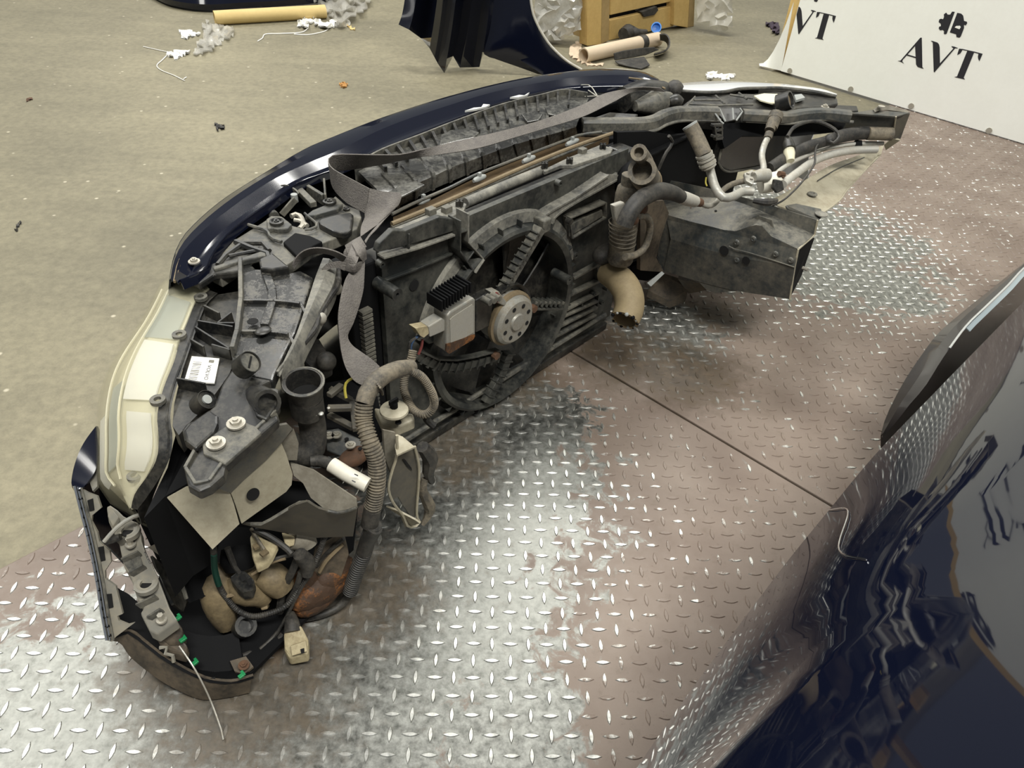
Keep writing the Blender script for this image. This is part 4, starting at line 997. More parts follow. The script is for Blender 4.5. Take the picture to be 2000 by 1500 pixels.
# ---- rail end on this side
VR = .085
RL = MB().slab(vv(A8, [(1290, 760), (1432, 690), (1470, 900), (1450, 1220), (1430, 1262), (1350, 1150), (1310, 1080), (1262, 1112), (1238, 1020), (1255, 920)], VR), .003).build('rail_end', M['darksheet'], car, smooth=False)
MB().slab(zz(A8, [(1300, 592, .285), (1345, 610, .285), (1440, 690, .285), (1300, 756, .285), (1285, 690, .285)]), .003).build('rail_cap', M['beige'], RL, smooth=False)
MB().tube(vv(A8, [(1440, 688), (1475, 880), (1455, 1210), (1480, 1290), (1395, 1318), (1350, 1230), (1270, 1125), (1235, 1020), (1258, 900), (1300, 760), (1300, 600)], VR - .003), .0022, 6).build('cut_edge', M['beige'], RL)
MB().slab(zz(A8, [(1215, 1160, .135), (1330, 1235, .115), (1365, 1320, .10), (1480, 1290, .115), (1440, 1262, .13), (1300, 1190, .15)]), .003).build('rail_flange', M['beige'], RL, smooth=False)
MB().slab(vv(A8, [(1345, 790), (1365, 790), (1415, 855), (1420, 878), (1385, 850)], VR - .002), .001).build('slot', M['dark_hole'], RL, smooth=False)
MB().tube(vv(A8, [(1500, 690), (1560, 780), (1545, 900), (1575, 960)], VR + .01), [.010, .014, .010, .006], 8).build('torn_rubber', M['rubber'], RL)
MB().tube(vv(A8, [(1520, 940), (1500, 1030), (1560, 1180), (1500, 1300)], VR + .012), [.006, .009, .011, .004], 8).build('torn_rubber', M['hosedust'], RL)
MB().slab(vv(A8, [(1195, 560), (1290, 580), (1300, 750), (1255, 900), (1210, 780)], VR + .02), .004).build('rail_wall', M['greysheet'], RL, smooth=False)
MB().slab(zz(A8, [(1120, 380, .27), (1430, 430, .27), (1440, 480, .265), (1290, 545, .26), (1180, 510, .26)]), .02, -ZU).build('mount_block', M['beige'], RL, smooth=False, bev=.003)
dk = Z(*A8(1280, 415), .285)
dd = MB().lathe(dk, ZU, [(.0001, 0), (.0215, 0), (.0225, .002), (.0215, .005), (.006, .009), (.0001, .009)], 28).build('mount_disc', M['beige'], RL)
MB().disc(dk + ZU * .008, ZU, .0062, .010, 12).build('push_clip', M['deep'], RL)
MB().obox(dk + ZU * .02, U * .008, V * .002, ZU * .004).build('push_clip', M['deep'], RL)
MB().disc(Z(*A8(1312, 502), .272), ZU, .005, .001, 12).build('hole', M['dark_hole'], RL)
# mount plate with bolts
mp_ = MB().slab(zz(A8, [(745, 560, .255), (840, 545, .255), (1045, 645, .25), (1065, 770, .235), (920, 790, .23), (750, 720, .24)]), .006).build('mount_plate', M['steelblack'], car, smooth=False, bev=.002)
for (x, y) in ((830, 600), (940, 680), (772, 605)):
    bolt(Z(*A8(x, y), .258), ZU, .008, mp_, 'bolt')
for (x, y) in ((908, 632), (1015, 705)):
    MB().disc(Z(*A8(x, y), .2535), ZU, .0035, .0008, 10).build('hole', M['dark_hole'], mp_)
MB().ball(Z(*A8(965, 770), .24), .02, 8, (1.3, .9, .55)).build('rusted_lump', M['rustbolt'], mp_)
for pts in ([(770, 290, .30), (870, 210, .30)], [(760, 390, .29), (950, 385, .29)], [(780, 240, .30), (950, 330, .27), (980, 560, .27)], [(770, 440, .26), (960, 540, .26)]):
    P_ = zz(A8, pts); mb = MB()
    for a, b in zip(P_, P_[1:]): mb.bar(a, b, .010, .008)
    mb.build('brace', M['darksheet'], mp_, bev=.001)
MB().slab(zz(A8, [(690, 200, .22), (1000, 150, .22), (1150, 300, .22), (1200, 560, .2), (1050, 700, .2), (700, 620, .21)]), .02, -ZU).build('liner', M['deep'], mp_, smooth=False)
MB().tube(zz(A8, [(960, 150, .33), (905, 190, .33), (895, 250, .32), (905, 310, .31)]), .0022, 6).build('wire', M['yellow'], mp_)
MB().slab(zz(A4, [(1660, 880, .33), (1740, 860, .33), (1800, 960, .32), (1830, 1050, .31), (1740, 1100, .31), (1640, 1010, .32)]), .02, -ZU).build('horn_body', M['rubber'], mp_, smooth=False, bev=.004)
MB().ball(Z(*A4(1790, 1020), .33), .016, 8).build('horn_cap', M['rubber'], mp_)
# white paper-wrapped tube
wt = MB().tube(zz(A8, [(790, 830, .30), (900, 900, .295), (1070, 990, .285)]), .0108, 18, smooth=False).build('white_sleeve', M['whitetube'], car)
MB().tube(zz(A8, [(630, 800, .30), (700, 800, .30), (800, 835, .30)]), .0085, 12).build('sleeve_hose', M['rubber'], wt)
for k, (x, y, w) in enumerate(((985, 905, 12), (965, 955, 8))):
    q = zz(A8, [(x - 14, y - 6, .311), (x + 14, y + 8, .311), (x + 10, y + 14, .311), (x - 18, y, .311)])
    MB().slab(q, .0006).build('printed_mark', M['blackink'], wt, smooth=False)
# ---- big black rubber hose with open mouth
hs = MB().pipe(zz(A8, [(570, 180, .425), (590, 300, .395), (625, 440, .355), (648, 580, .325), (635, 700, .305), (580, 770, .295), (500, 730, .295), (440, 650, .30)]), [.0262, .0225, .0195, .0185, .0185, .019, .019, .019], .0225, .06, 28)
HS = hs.build('coolant_hose', M['rubber'], car)
cc = Z(*A8(570, 180), .425); dd_ = (cc - Z(*A8(600, 330), .388)).normalized()
MB().lathe(cc - dd_ * .004, dd_, [(.0262, 0), (.0274, .002), (.0274, .004), (.0248, .0046), (.0244, 0)], 30).build('hose_rim', M['dusty'], HS)
MB().disc(cc - dd_ * .03, dd_, .0218, .001, 24).build('hose_bore', M['dark_hole'], HS)
for k in range(7):
    a, b = random.uniform(600, 740), random.uniform(320, 420)
    MB().ball(Z(*A8(a, b), .375) - V * .008, random.uniform(.002, .0045), 5, (1, 1, .6)).build('torn_flake', M['alu'], HS)
# ---- thick wiring harness
HN = MB().tube(zz(A8, [(1420, 70, .375), (1330, 80, .385), (1220, 120, .39), (1130, 190, .39), (1070, 270, .385), (1045, 350, .375)]), [.0105, .0125, .0125, .013, .013, .0125], 16).build('wiring_harness', M['hosedust'], car)
cpath = zz(A8, [(1045, 350, .375), (1040, 480, .355), (1085, 640, .335), (1140, 800, .305), (1142, 980, .27), (1112, 1170, .225)])
MB().corr(cpath, .0118, .0048, .09, 16).build('conduit', M['hosedust'], HN)
MB().tube(zz(A8, [(1112, 1165, .226), (1100, 1230, .212), (1085, 1300, .195)]), [.0128, .0128], 16, smooth=False).build('tape', M['rubber'], HN)
MB().corr(zz(B1, [(1435, 250, .197), (1400, 330, .17), (1370, 430, .135), (1320, 560, .09), (1280, 680, .045)]), .0112, .0048, .09, 16).build('conduit', M['rubber'], HN)
MB().tube(zz(B1, [(1440, 270, .196), (1395, 350, .168), (1370, 420, .14)]), [.0116, .0116], 14, smooth=False).build('tape', M['rubber'], HN)
MB().tube(zz(B1, [(1285, 660, .05), (1255, 730, .02), (1200, 790, .012), (1080, 840, .010), (960, 860, .012)]), [.010, .007, .006, .006, .006], 12).build('tail', M['rubber'], HN)
MB().corr(zz(A8, [(1400, 90, .38), (1500, 150, .36), (1575, 270, .33), (1590, 370, .30), (1530, 435, .285), (1445, 415, .285), (1385, 330, .29), (1355, 220, .30), (1375, 100, .32), (1410, 20, .345), (1425, -60, .36)]), .0062, .0034, .10, 10).build('branch_loop', M['hosedust'], HN)
MB().tube(zz(A8, [(1560, 420, .285), (1530, 470, .265), (1590, 530, .25)]), .006, 8).build('tail', M['rubber'], HN)
for k in range(5):
    MB().tube(zz(A8, [(1130 + k * 10, 170 + k * 14, .40), (1150 + k * 9, 220 + k * 8, .385), (1190, 270 + k * 3, .37)]), .0018, 5).build('frayed_tape', M['hosedust'], HN)

# ------------------------------------------------------------ near bumper corner
# grey bumper end with slots
def zb(y): return 0.275 - (y - 955) / 300 * 0.185          # height falls along the bumper's end
def zq(c, pts, dz=0.0):
    out = []
    for p in pts:
        x, y = c(p[0], p[1]); out.append(Z(x, y, zb(y) + dz))
    return out
M['flange'] = mat('grey_bumper_plastic', (0.20, 0.195, 0.17), 0.5, dust=0.6, dcol=(0.33, 0.29, 0.21), ns=18)
BE = MB().slab(zq(A7, [(160, 497), (235, 540), (300, 565), (325, 640), (265, 690), (262, 730), (300, 800), (312, 860), (380, 920), (390, 990), (350, 1050), (352, 1100), (420, 1150), (440, 1230), (465, 1330), (430, 1345), (440, 1375), (500, 1400), (540, 1390), (420, 1480), (395, 1512), (362, 1500), (330, 1330), (300, 1140), (268, 970), (230, 800), (190, 650)]), .004).build('bumper_end', M['flange'], car, smooth=False)
for q in ([(235, 592), (268, 580), (278, 655), (248, 662)], [(305, 897), (340, 890), (352, 982), (318, 990)], [(360, 1203), (392, 1200), (403, 1288), (372, 1296)]):
    MB().slab(zq(A7, q, .0015), .002).build('slot', M['dark_hole'], BE, smooth=False)
for off, m, r in ((0, 'chrome', .0022), (22, 'chrome', .0016), (44, 'dusty', .0014)):
    MB().tube(zq(A7, [(152 + off, 495 + off * .3), (190 + off, 650), (230 + off, 800), (268 + off, 970), (300 + off, 1140), (330 + off, 1330), (362 + off, 1500)], .002), r, 6).build('trim_line', M[m], BE)
for k in range(17):
    t = k / 16; x = 178 + t * 200; y = 520 + t * 950
    c = zq(A7, [(x + 6 - 10 * math.sin(t * 3.1), y)], .002)[0]
    MB().obox(c, U * .002, V * .0015, ZU * .001).build('stud', M['deep'], BE, smooth=False)
# painted side of the bumper under the lamp
s0 = zz(A7, [(305, 110, .30), (245, 190, .295), (200, 270, .29), (165, 370, .285), (148, 460, .28), (152, 500, .275)])
s1 = zz(A7, [(312, 300, .29), (300, 380, .285), (280, 430, .283), (250, 470, .28), (225, 500, .277), (200, 520, .275)])
MB().loft([s1, s0, [p - ZU * .10 + U * .0 for p in s0], [p - ZU * .2 + U * .02 for p in s0]], 20, .003).build('bumper_side', M['navy'], car)
MB().slab(zz(A7, [(230, 330, .284), (292, 240, .29), (300, 500, .276), (270, 530, .274), (250, 470, .276), (205, 430, .278)]), .004).build('inner_cover', M['dusty'], car, smooth=False)
# beige bracket with rings and screws
def zk(y): return 0.262 - (y - 990) / 240 * 0.130
def zkk(c, pts, dz=0.0): return [Z(*c(p[0], p[1]), zk(c(p[0], p[1])[1]) + dz) for p in pts]
BR = MB().slab(zkk(A7, [(358, 632), (385, 620), (430, 650), (470, 690), (540, 725), (580, 780), (588, 850), (612, 920), (655, 1000), (690, 1080), (722, 1160), (770, 1290), (822, 1370), (690, 1465), (640, 1440), (580, 1325), (602, 1290), (560, 1235), (520, 1100), (470, 1010), (440, 870), (372, 725)]), .02, -ZU).build('bumper_bracket', M['flange'], car, smooth=False, bev=.002)
for (x, y, gap) in ((500, 795, True), (620, 1140, False)):
    c = zkk(A7, [(x, y)], .002)[0]
    a0 = 2.6 if gap else 0; a1 = 2.6 + 5.2 if gap else 2 * math.pi
    MB().lathe(c, ZU, [(.0155, -.004), (.0155, .003), (.0125, .004), (.010, .003), (.0078, .003), (.0075, -.002)], 28, a0, a1).build('ring', M['flange'], BR)
    MB().disc(c - ZU * .0012, ZU, .0072, .001, 18).build('ring_hole', M['dark_hole'], BR)
for (x, y) in ((520, 880), (722, 1372)):
    c = zkk(A7, [(x, y)], .001)[0]
    MB().disc(c, ZU, .0072, .003, 14).build('screw', M['bolt'], BR); MB().disc(c + ZU * .003, ZU, .0042, .010, 6).build('screw', M['bolt'], BR)
for q in ([(470, 985), (580, 935)], [(520, 1075), (610, 1020)], [(565, 1280), (690, 1220)], [(640, 1360), (725, 1305)], [(440, 870), (520, 840)]):
    P_ = zkk(A7, q, .002); MB().bar(P_[0], P_[1], .0028, .012).build('bracket_rib', M['dusty'], BR, bev=.0006)
MB().slab(zkk(A7, [(468, 990), (575, 942), (600, 1015), (520, 1070)], .0015), .003, -ZU).build('pocket', M['dusty'], BR, smooth=False)
MB().slab(zkk(A7, [(365, 690), (400, 650), (440, 700), (400, 760)], .006), .008, -ZU).build('clip', M['flange'], BR, smooth=False, bev=.001)
tw = zkk(A7, [(600, 925), (640, 1005)], .0012)
text_on('VOLVO', tw[0], tw[1] - tw[0], ((tw[1] - tw[0]).cross(ZU) * -1), .0030, 'blackink', BR, 'moulded_word', (tw[1] - tw[0]).length)
# sensor with wire across the bracket
sn = MB().tube(zkk(A7, [(350, 862), (400, 845), (450, 828)], .012), [.0045, .0055, .0045], 10, smooth=False).build('sensor', M['black'], car)
MB().tube(zkk(A7, [(345, 860), (420, 775), (500, 715), (590, 680), (660, 668), (720, 690)], .016), .0028, 8).build('wire', M['alu'], sn)
MB().tube(zz(A7, [(590, 680, .27), (700, 640, .28), (780, 635, .29)]), .002, 6).build('wire', M['rubber'], sn)
MB().tube(zz(A7, [(660, 650, .27), (700, 700, .26), (740, 660, .27), (690, 640, .28)]), .0018, 6).build('wire', M['rubber'], sn)

# lower corner lip, resting on the plate
lo = zz(B4, [(572, 822, .085), (640, 835, .070), (700, 915, .045), (840, 1025, .022), (950, 1088, .012), (1050, 1130, .006), (1110, 1138, .005), (1220, 1125, .005), (1330, 1100, .006)])
li = zz(B4, [(600, 800, .095), (690, 770, .092), (760, 820, .085), (860, 900, .070), (960, 960, .060), (1040, 1000, .055), (1120, 1030, .050), (1240, 1040, .045), (1350, 1010, .040)])
M['lip'] = mat('grimy_black_plastic', (0.025, 0.022, 0.018), 0.5, dust=0.85, dcol=(0.13, 0.10, 0.066), ns=16, thr=.48)
bl = MB().loft([li, [a.lerp(b, .55) + ZU * .006 for a, b in zip(li, lo)], lo], 30, .004).build('bumper_lip', M['lip'], car)
li2 = zz(B4, [(960, 930, .062), (1040, 960, .060), (1150, 985, .055), (1260, 1000, .05), (1350, 985, .042)])
# inner wheel-arch shield: dark curved sheets behind the lip
up = [p + V * .07 + ZU * .012 + U * .02 for p in cr(li, 12)]
MB().grid([cr(li, 12), [p + V * .03 - ZU * .012 for p in cr(li, 12)], up], .004).build('splash_shield', M['deep'], car)
def flat3(q): return Vector((q.x, q.y, .03))
sf = [flat3(zq(A7, [(170, 500)])[0] + U * .05), flat3(zq(A7, [(300, 1140)])[0] + U * .035), flat3(zq(A7, [(395, 1505)])[0] + U * .03)] + [flat3(q + V * .012) for q in li[2:]] + [Z(*B1(1150, 700), .03), flat3(uvz(-.06, .22, 0)), flat3(uvz(-.26, .26, 0))]
MB().prism(sf, -ZU * .008).build('corner_shade', M['deep'], car, smooth=False)  # black slab painting the shade inside the bumper corner
MB().slab(zz(B1, [(250, 60, .05), (900, 20, .05), (1330, 120, .05), (1300, 400, .05), (1120, 560, .05), (700, 600, .05), (400, 520, .05)]), .006, -ZU).build('arch_shade', M['deep'], car, smooth=False)  # black slab added under the apron, standing in for shade in the gap
MB().slab(zz(A7, [(560, 700, .19), (640, 600, .20), (760, 600, .20), (1060, 900, .17), (1040, 1200, .12), (900, 1260, .10), (700, 1000, .14)]), .006).build('arch_liner', M['deep'], car, smooth=False)
FB = MB().slab(zz(A7, [(635, 900, .20), (800, 830, .205), (945, 780, .205), (985, 880, .19), (915, 990, .17), (850, 1115, .145), (790, 1030, .16), (720, 960, .185)]), .005).build('lamp_pocket', M['darksheet'], car, smooth=False)
MB().slab(zz(A7, [(725, 970, .192), (830, 915, .195), (855, 945, .188), (750, 1005, .186)]), .002).build('slot', M['dark_hole'], FB, smooth=False)
for q in ([(720, 965), (790, 1040), (850, 1140), (880, 1230)],):
    MB().tube(zz(A7, [(a, b, .19 - (b - 965) * .0002) for a, b in q]), .003, 6).build('pocket_edge', M['dusty'], FB)
b0 = zz(A7, [(660, 950, .17), (690, 1040, .155), (740, 1150, .13), (800, 1270, .11)]); b1 = zz(A7, [(760, 970, .165), (830, 1080, .145), (870, 1180, .12), (880, 1260, .10)])
MB().loft([b0, [a.lerp(b, .5) - ZU * .02 for a, b in zip(b0, b1)], b1], 14, .004).build('pocket_bowl', M['black'], FB)
# end block of the bracket
EBk = MB().slab(zkk(B4, [(790, 745), (940, 705), (975, 760), (960, 830), (900, 840), (850, 800)], -.02), .03, -ZU).build('bracket_end', M['lip'], car, smooth=False, bev=.003)
MB().slab(zz(B4, [(835, 820, .10), (950, 790, .10), (1000, 850, .09), (985, 905, .08), (900, 880, .085)]), .02, -ZU).build('bracket_end', M['lip'], EBk, smooth=False, bev=.003)
MB().tube(zz(B4, [(850, 860, .09), (890, 855, .09), (880, 890, .085), (920, 900, .08), (925, 935, .07)]), .0028, 6, smooth=False).build('hook', M['flange'], EBk)
for (x, y, z) in ((972, 818, .10), (1035, 943, .068), (1285, 1010, .055), (945, 705, .12)):
    c = Z(*B4(x, y), z)
    MB().obox(c, U * .004, V * .003, ZU * .002).obox(c + U * .004 + V * .002, U * .002, V * .0045, ZU * .0015).build('green_clip', M['green'], EBk, smooth=False, bev=.0008)
bolt(Z(*B4(1300, 955), .045), ZU, .008, EBk, 'rustbolt')
MB().slab(zz(B4, [(1225, 930, .045), (1310, 905, .048), (1350, 960, .04), (1300, 1000, .035), (1250, 985, .04)]), .004, -ZU).build('bracket_tab', M['lip'], EBk, smooth=False)
MB().tube(zz(B4, [(955, 850, .09), (1030, 960, .075), (1085, 1060, .05), (1130, 1160, .02), (1180, 1300, .006), (1190, 1350, .004)]), .0012, 6).build('whisker_wire', M['alu'], EBk)
MB().slab(zz(B4, [(1105, 1025, .05), (1145, 1015, .05), (1150, 1040, .047), (1120, 1045, .047)]), .001).build('slot', M['dark_hole'], bl, smooth=False)

# ---- washer tank, pump and loose plugs inside the corner
tk0 = MB()
prof = zz(B1, [(440, 500, .13), (420, 640, .11), (430, 740, .085), (455, 840, .06), (480, 910, .04)])
tk0.tube(prof, [.020, .026, .027, .022, .014], 16)
WT = tk0.build('washer_tank', M['tank'], car)
MB().tube(zz(B1, [(560, 560, .12), (600, 660, .10), (680, 700, .085), (720, 740, .07)]), [.025, .028, .022, .014], 14).build('tank_lobe', M['tank'], WT)
MB().tube(zz(B1, [(700, 560, .12), (780, 600, .11), (840, 660, .09)]), [.020, .024, .02], 14).build('tank_lobe', M['tank'], WT)
MB().tube(zz(B1, [(370, 690, .115), (470, 715, .112), (560, 690, .112)]), .003, 6).build('tank_seam', M['tan'], WT)
MB().slab(zz(B1, [(640, 720, .085), (730, 700, .085), (745, 800, .07), (700, 810, .07), (690, 770, .075), (640, 790, .07)]), .015).build('tank_rib', M['tank'], WT, smooth=False, bev=.002)
MB().tube(zz(B1, [(540, 400, .16), (550, 480, .15), (560, 540, .14)]), [.022, .026, .02], 14).build('pump_body', M['deep'], WT)
mt = MB().slab(zz(B1, [(625, 330, .205), (650, 290, .21), (720, 340, .205), (810, 375, .20), (770, 460, .185), (740, 500, .178), (670, 535, .172), (640, 450, .185)]), .012, -ZU).build('mount_bracket', M['cream'], car, smooth=False, bev=.002)
MB().tube(zz(B1, [(635, 275, .215), (680, 350, .212), (740, 440, .20)]), .0025, 6).build('bracket_edge', M['hosedust'], mt)
MB().tube(zz(B1, [(660, 280, .22), (760, 330, .21), (860, 400, .195), (900, 440, .19)]), .0045, 8).build('bracket_arm', M['rubber'], mt)
for q in ([(690, 380), (650, 400)], [(740, 420), (700, 450)]):
    P_ = zz(B1, [(a, b, .205) for a, b in q]); MB().bar(P_[0], P_[1], .008, .004).build('bracket_slot', M['tank'], mt)
MB().slab(zz(B1, [(830, 300, .19), (920, 330, .19), (930, 380, .18), (860, 400, .18)]), .012).build('relay', M['cream'], mt, smooth=False, bev=.002)
MB().tube(zz(B1, [(900, 340, .18), (980, 350, .17), (1010, 390, .16)]), [.016, .018, .014], 12).build('relay_body', M['greysheet'], mt)
# loose looms
LM = MB().corr(zz(B1, [(390, 400, .235), (400, 560, .17), (450, 690, .12), (540, 800, .085), (640, 845, .075), (760, 825, .075), (870, 770, .08), (950, 660, .10), (1020, 560, .125), (1080, 430, .15), (1130, 300, .19), (1250, 170, .235)]), .0042, .0032, .08, 8).build('loom', M['rubber'], car)
MB().tube(zz(B1, [(392, 440, .222), (398, 540, .182), (425, 640, .145)]), .0044, 8).build('loom_stripe', M['greenstripe'], LM)
MB().tube(zz(B1, [(480, 400, .19), (520, 500, .165), (560, 560, .15)]), .0045, 8).build('loom_branch', M['rubber'], LM)
pg = MB().slab(zz(B1, [(490, 590, .15), (560, 540, .155), (600, 550, .155), (660, 610, .14), (640, 680, .13), (580, 690, .128), (540, 660, .135)]), .02, -ZU).build('black_plug', M['black'], LM, smooth=False, bev=.003)
for (x, y) in ((560, 580), (605, 605)):
    P_ = zz(B1, [(x, y, .156), (x + 30, y - 12, .156), (x + 45, y + 25, .15), (x + 15, y + 40, .15)])
    MB().slab(P_, .002).build('plug_cavity', M['dark_hole'], LM, smooth=False)
c = Z(*B1(590, 915), .06)
MB().lathe(c, (CAM - c).normalized() + U * .3, [(.014, -.02), (.016, 0), (.016, .010), (.011, .010), (.011, -.004), (.0001, -.004)], 16).build('round_plug', M['black'], LM)
for q, r in (([(960, 420, .17), (900, 560, .13), (840, 680, .09), (820, 820, .05)], .006), ([(960, 560, .13), (930, 660, .10), (880, 740, .07)], .005), ([(900, 780, .05), (860, 860, .04), (800, 960, .03), (700, 1050, .025), (580, 1100, .03)], .0032), ([(1010, 580, .125), (930, 720, .09), (860, 860, .055), (780, 980, .03), (690, 1060, .03)], .0024), ([(760, 480, .17), (880, 450, .17), (950, 430, .17)], .003), ([(640, 575, .15), (760, 500, .165), (860, 470, .17)], .0022), ([(1240, 340, .16), (1120, 440, .13), (1060, 520, .11)], .0035), ([(840, 960, .03), (770, 1060, .02), (700, 1160, .012)], .004)):
    MB().tube(zz(B1, q), r, 7).build('loom_branch', M['rubber'] if r > .0023 else M['tan'], LM)
MB().tube(zz(B1, [(950, 440, .175), (1000, 500, .15), (1000, 580, .13)]), [.010, .013, .008], 10).build('loom_knot', M['rubber'], LM)
cp = MB().prism(zz(B1, [(845, 950, .055), (960, 900, .058), (1005, 990, .05), (1005, 1090, .035), (880, 1115, .03), (850, 1060, .035)]), -ZU * .022).build('cream_plug', M['cream'], LM, smooth=False, bev=.003)
MB().slab(zz(B1, [(890, 1040, .05), (990, 1005, .053), (1000, 1075, .043), (900, 1105, .04)]), .006).build('plug_mouth', M['cream'], LM, smooth=False, bev=.001)
MB().slab(zz(B1, [(955, 1060, .0485), (980, 1052, .049), (982, 1085, .046), (962, 1090, .0455)]), .0008).build('plug_cavity', M['dark_hole'], LM, smooth=False)
MB().tube(zz(B1, [(890, 830, .055), (900, 890, .055), (905, 950, .05)]), [.007, .011, .013], 10).build('plug_boot', M['rubber'], LM)
# rusted subframe lump by the harness tail
rs = MB()
for (x, y, z, r, sc) in ((1100, 640, .06, .04, (1.5, .7, .8)), (1060, 720, .045, .03, (1.4, .8, .8)), (1170, 570, .075, .03, (1.3, .7, .8)), (1000, 620, .08, .025, (1, .7, 1.2))):
    rs.ball(Z(*B1(x, y), z), r, 8, sc)
SF = rs.build('subframe_stub', M['rust'], car)
MB().slab(zz(B1, [(1050, 420, .14), (1240, 320, .16), (1270, 440, .12), (1210, 620, .08), (1080, 700, .06), (1020, 560, .10)]), .01).build('stub_plate', M['lip'], SF, smooth=False)
MB().tube(zz(B1, [(1080, 560, .105), (1130, 480, .125), (1230, 380, .145)]), .003, 6).build('stub_seam', M['tan'], SF)
MB().slab(zz(B1, [(960, 660, .085), (1030, 600, .095), (1050, 660, .085), (980, 730, .07)]), .006).build('bracket_tab', M['cream'], SF, smooth=False, bev=.001)

# ------------------------------------------------------------ far (right) side of the front end
# ---- cross tube
ct = MB()
path = zz(A6, [(105, 272, .452), (300, 272, .452), (430, 270, .452), (500, 258, .452), (560, 228, .453), (640, 208, .453), (760, 205, .453), (860, 208, .452)])
c = cr(path, 40); rings = []
for i, p in enumerate(c):
    d = (c[min(i + 1, 39)] - c[max(i - 1, 0)]).normalized(); s = d.cross(ZU).normalized(); t = s.cross(d)
    h, w = .016, .0135
    rings.append([p + s * a * w + t * b * h for a, b in ((1, .6), (.6, 1), (-.6, 1), (-1, .6), (-1, -.6), (-.6, -1), (.6, -1), (1, -.6))])
CT = ct.rings(rings).build('cross_tube', M['dusty'], car, bev=0)
MB().tube([p - ZU * .012 - V * .012 for p in c], .0045, 8, smooth=False).build('tube_lip', M['ledge'], CT)
path2 = zz(A6, [(1000, 215, .452), (1130, 222, .452), (1250, 228, .452), (1330, 215, .452), (1450, 208, .452), (1600, 222, .452)])
c = cr(path2, 24); rings = []
for i, p in enumerate(c):
    d = (c[min(i + 1, 23)] - c[max(i - 1, 0)]).normalized(); s = d.cross(ZU).normalized(); t = s.cross(d)
    rings.append([p + s * a * .014 + t * b * .013 for a, b in ((1, .6), (.6, 1), (-.6, 1), (-1, .6), (-1, -.6), (-.6, -1), (.6, -1), (1, -.6))])
MB().rings(rings).build('cross_tube', M['steelblack'], car)
MB().tube([p - ZU * .010 - V * .012 for p in c], .004, 8, smooth=False).build('tube_lip', M['ledge'], CT)
# bracket joining the tube
bj = MB().slab(zz(A6, [(815, 175, .46), (870, 170, .46), (985, 172, .46), (1005, 195, .455), (970, 240, .44), (905, 255, .43), (870, 215, .445)]), .03).build('tube_bracket', M['black'], car, smooth=False, bev=.002)
for q in ([(830, 180), (880, 250), (895, 262)], [(870, 175), (905, 250)], [(945, 175), (950, 240)], [(985, 175), (1000, 195), (965, 245)]):
    MB().tube(zz(A6, [(a, b, .468 - (b - 170) * .0003) for a, b in q]), .0022, 6, smooth=False).build('bracket_edge', M['clip'], bj)
for q in ([(830, 270), (880, 268)], [(850, 300), (885, 290)], [(830, 330), (880, 325)], [(850, 345), (885, 340)], [(840, 270), (850, 350)], [(880, 265), (880, 345)]):
    P_ = vv(A6, q, .20); MB().bar(P_[0], P_[1], .008, .006).build('ladder_clip', M['black'], bj, bev=.001)
# dark front carrier behind everything
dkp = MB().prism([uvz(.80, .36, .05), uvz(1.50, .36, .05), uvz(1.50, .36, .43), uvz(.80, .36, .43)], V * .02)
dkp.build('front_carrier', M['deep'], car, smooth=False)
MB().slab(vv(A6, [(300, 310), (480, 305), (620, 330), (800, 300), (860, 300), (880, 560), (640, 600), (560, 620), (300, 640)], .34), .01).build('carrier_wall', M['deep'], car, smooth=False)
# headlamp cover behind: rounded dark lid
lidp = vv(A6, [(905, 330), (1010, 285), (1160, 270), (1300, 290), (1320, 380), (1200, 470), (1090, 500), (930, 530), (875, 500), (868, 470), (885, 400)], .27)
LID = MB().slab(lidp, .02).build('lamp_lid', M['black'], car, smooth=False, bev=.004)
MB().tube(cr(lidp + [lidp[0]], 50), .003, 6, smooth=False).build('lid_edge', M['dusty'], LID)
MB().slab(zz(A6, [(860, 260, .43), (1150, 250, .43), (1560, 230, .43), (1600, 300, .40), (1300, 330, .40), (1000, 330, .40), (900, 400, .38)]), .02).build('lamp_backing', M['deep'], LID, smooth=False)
# ---- far headlamp
hl = MB().slab(zz(A6, [(655, 165, .447), (730, 108, .458), (860, 98, .458), (985, 92, .458), (1060, 95, .458), (1200, 78, .458), (1300, 80, .458), (1420, 95, .455), (1530, 118, .452), (1535, 150, .448), (1440, 168, .448), (1300, 175, .448), (1260, 195, .447), (1120, 190, .447), (900, 190, .447)]), .05, -ZU).build('headlamp', M['black'], car, smooth=False, bev=.003)
so = zz(A6, [(560, 62, .44), (640, 45, .44), (760, 34, .44), (900, 30, .44), (1050, 35, .44), (1200, 46, .44), (1330, 62, .44), (1450, 80, .44), (1520, 112, .44)])
si = zz(A6, [(600, 80, .456), (680, 90, .458), (800, 96, .46), (900, 92, .46), (985, 76, .461), (1100, 72, .461), (1220, 72, .461), (1400, 92, .458), (1520, 118, .452)])
c0, c1 = cr(so, 30), cr(si, 30)
M['lenswhite'] = mat('hazy_lamp_lens', (0.86, 0.87, 0.86), 0.15, coat=0.6)
MB().grid([c1, mixc(c1, c0, .5, .006), c0, [p + V * .02 - ZU * .04 for p in c0], [p + V * .03 - ZU * .14 for p in c0], [p + V * .0 - ZU * .24 for p in c0]], .003).build('lens', M['lenswhite'], hl, ang=60)
MB().tube([p + ZU * .004 for p in c1], .0042, 8, smooth=False).build('lamp_rim', M['dusty'], hl)
MB().slab(zz(A6, [(1065, 105, .463), (1120, 92, .463), (1195, 95, .463), (1205, 140, .462), (1170, 150, .461), (1100, 130, .462)]), .003, -ZU).build('paper_label', M['lampcream'], hl, smooth=False)
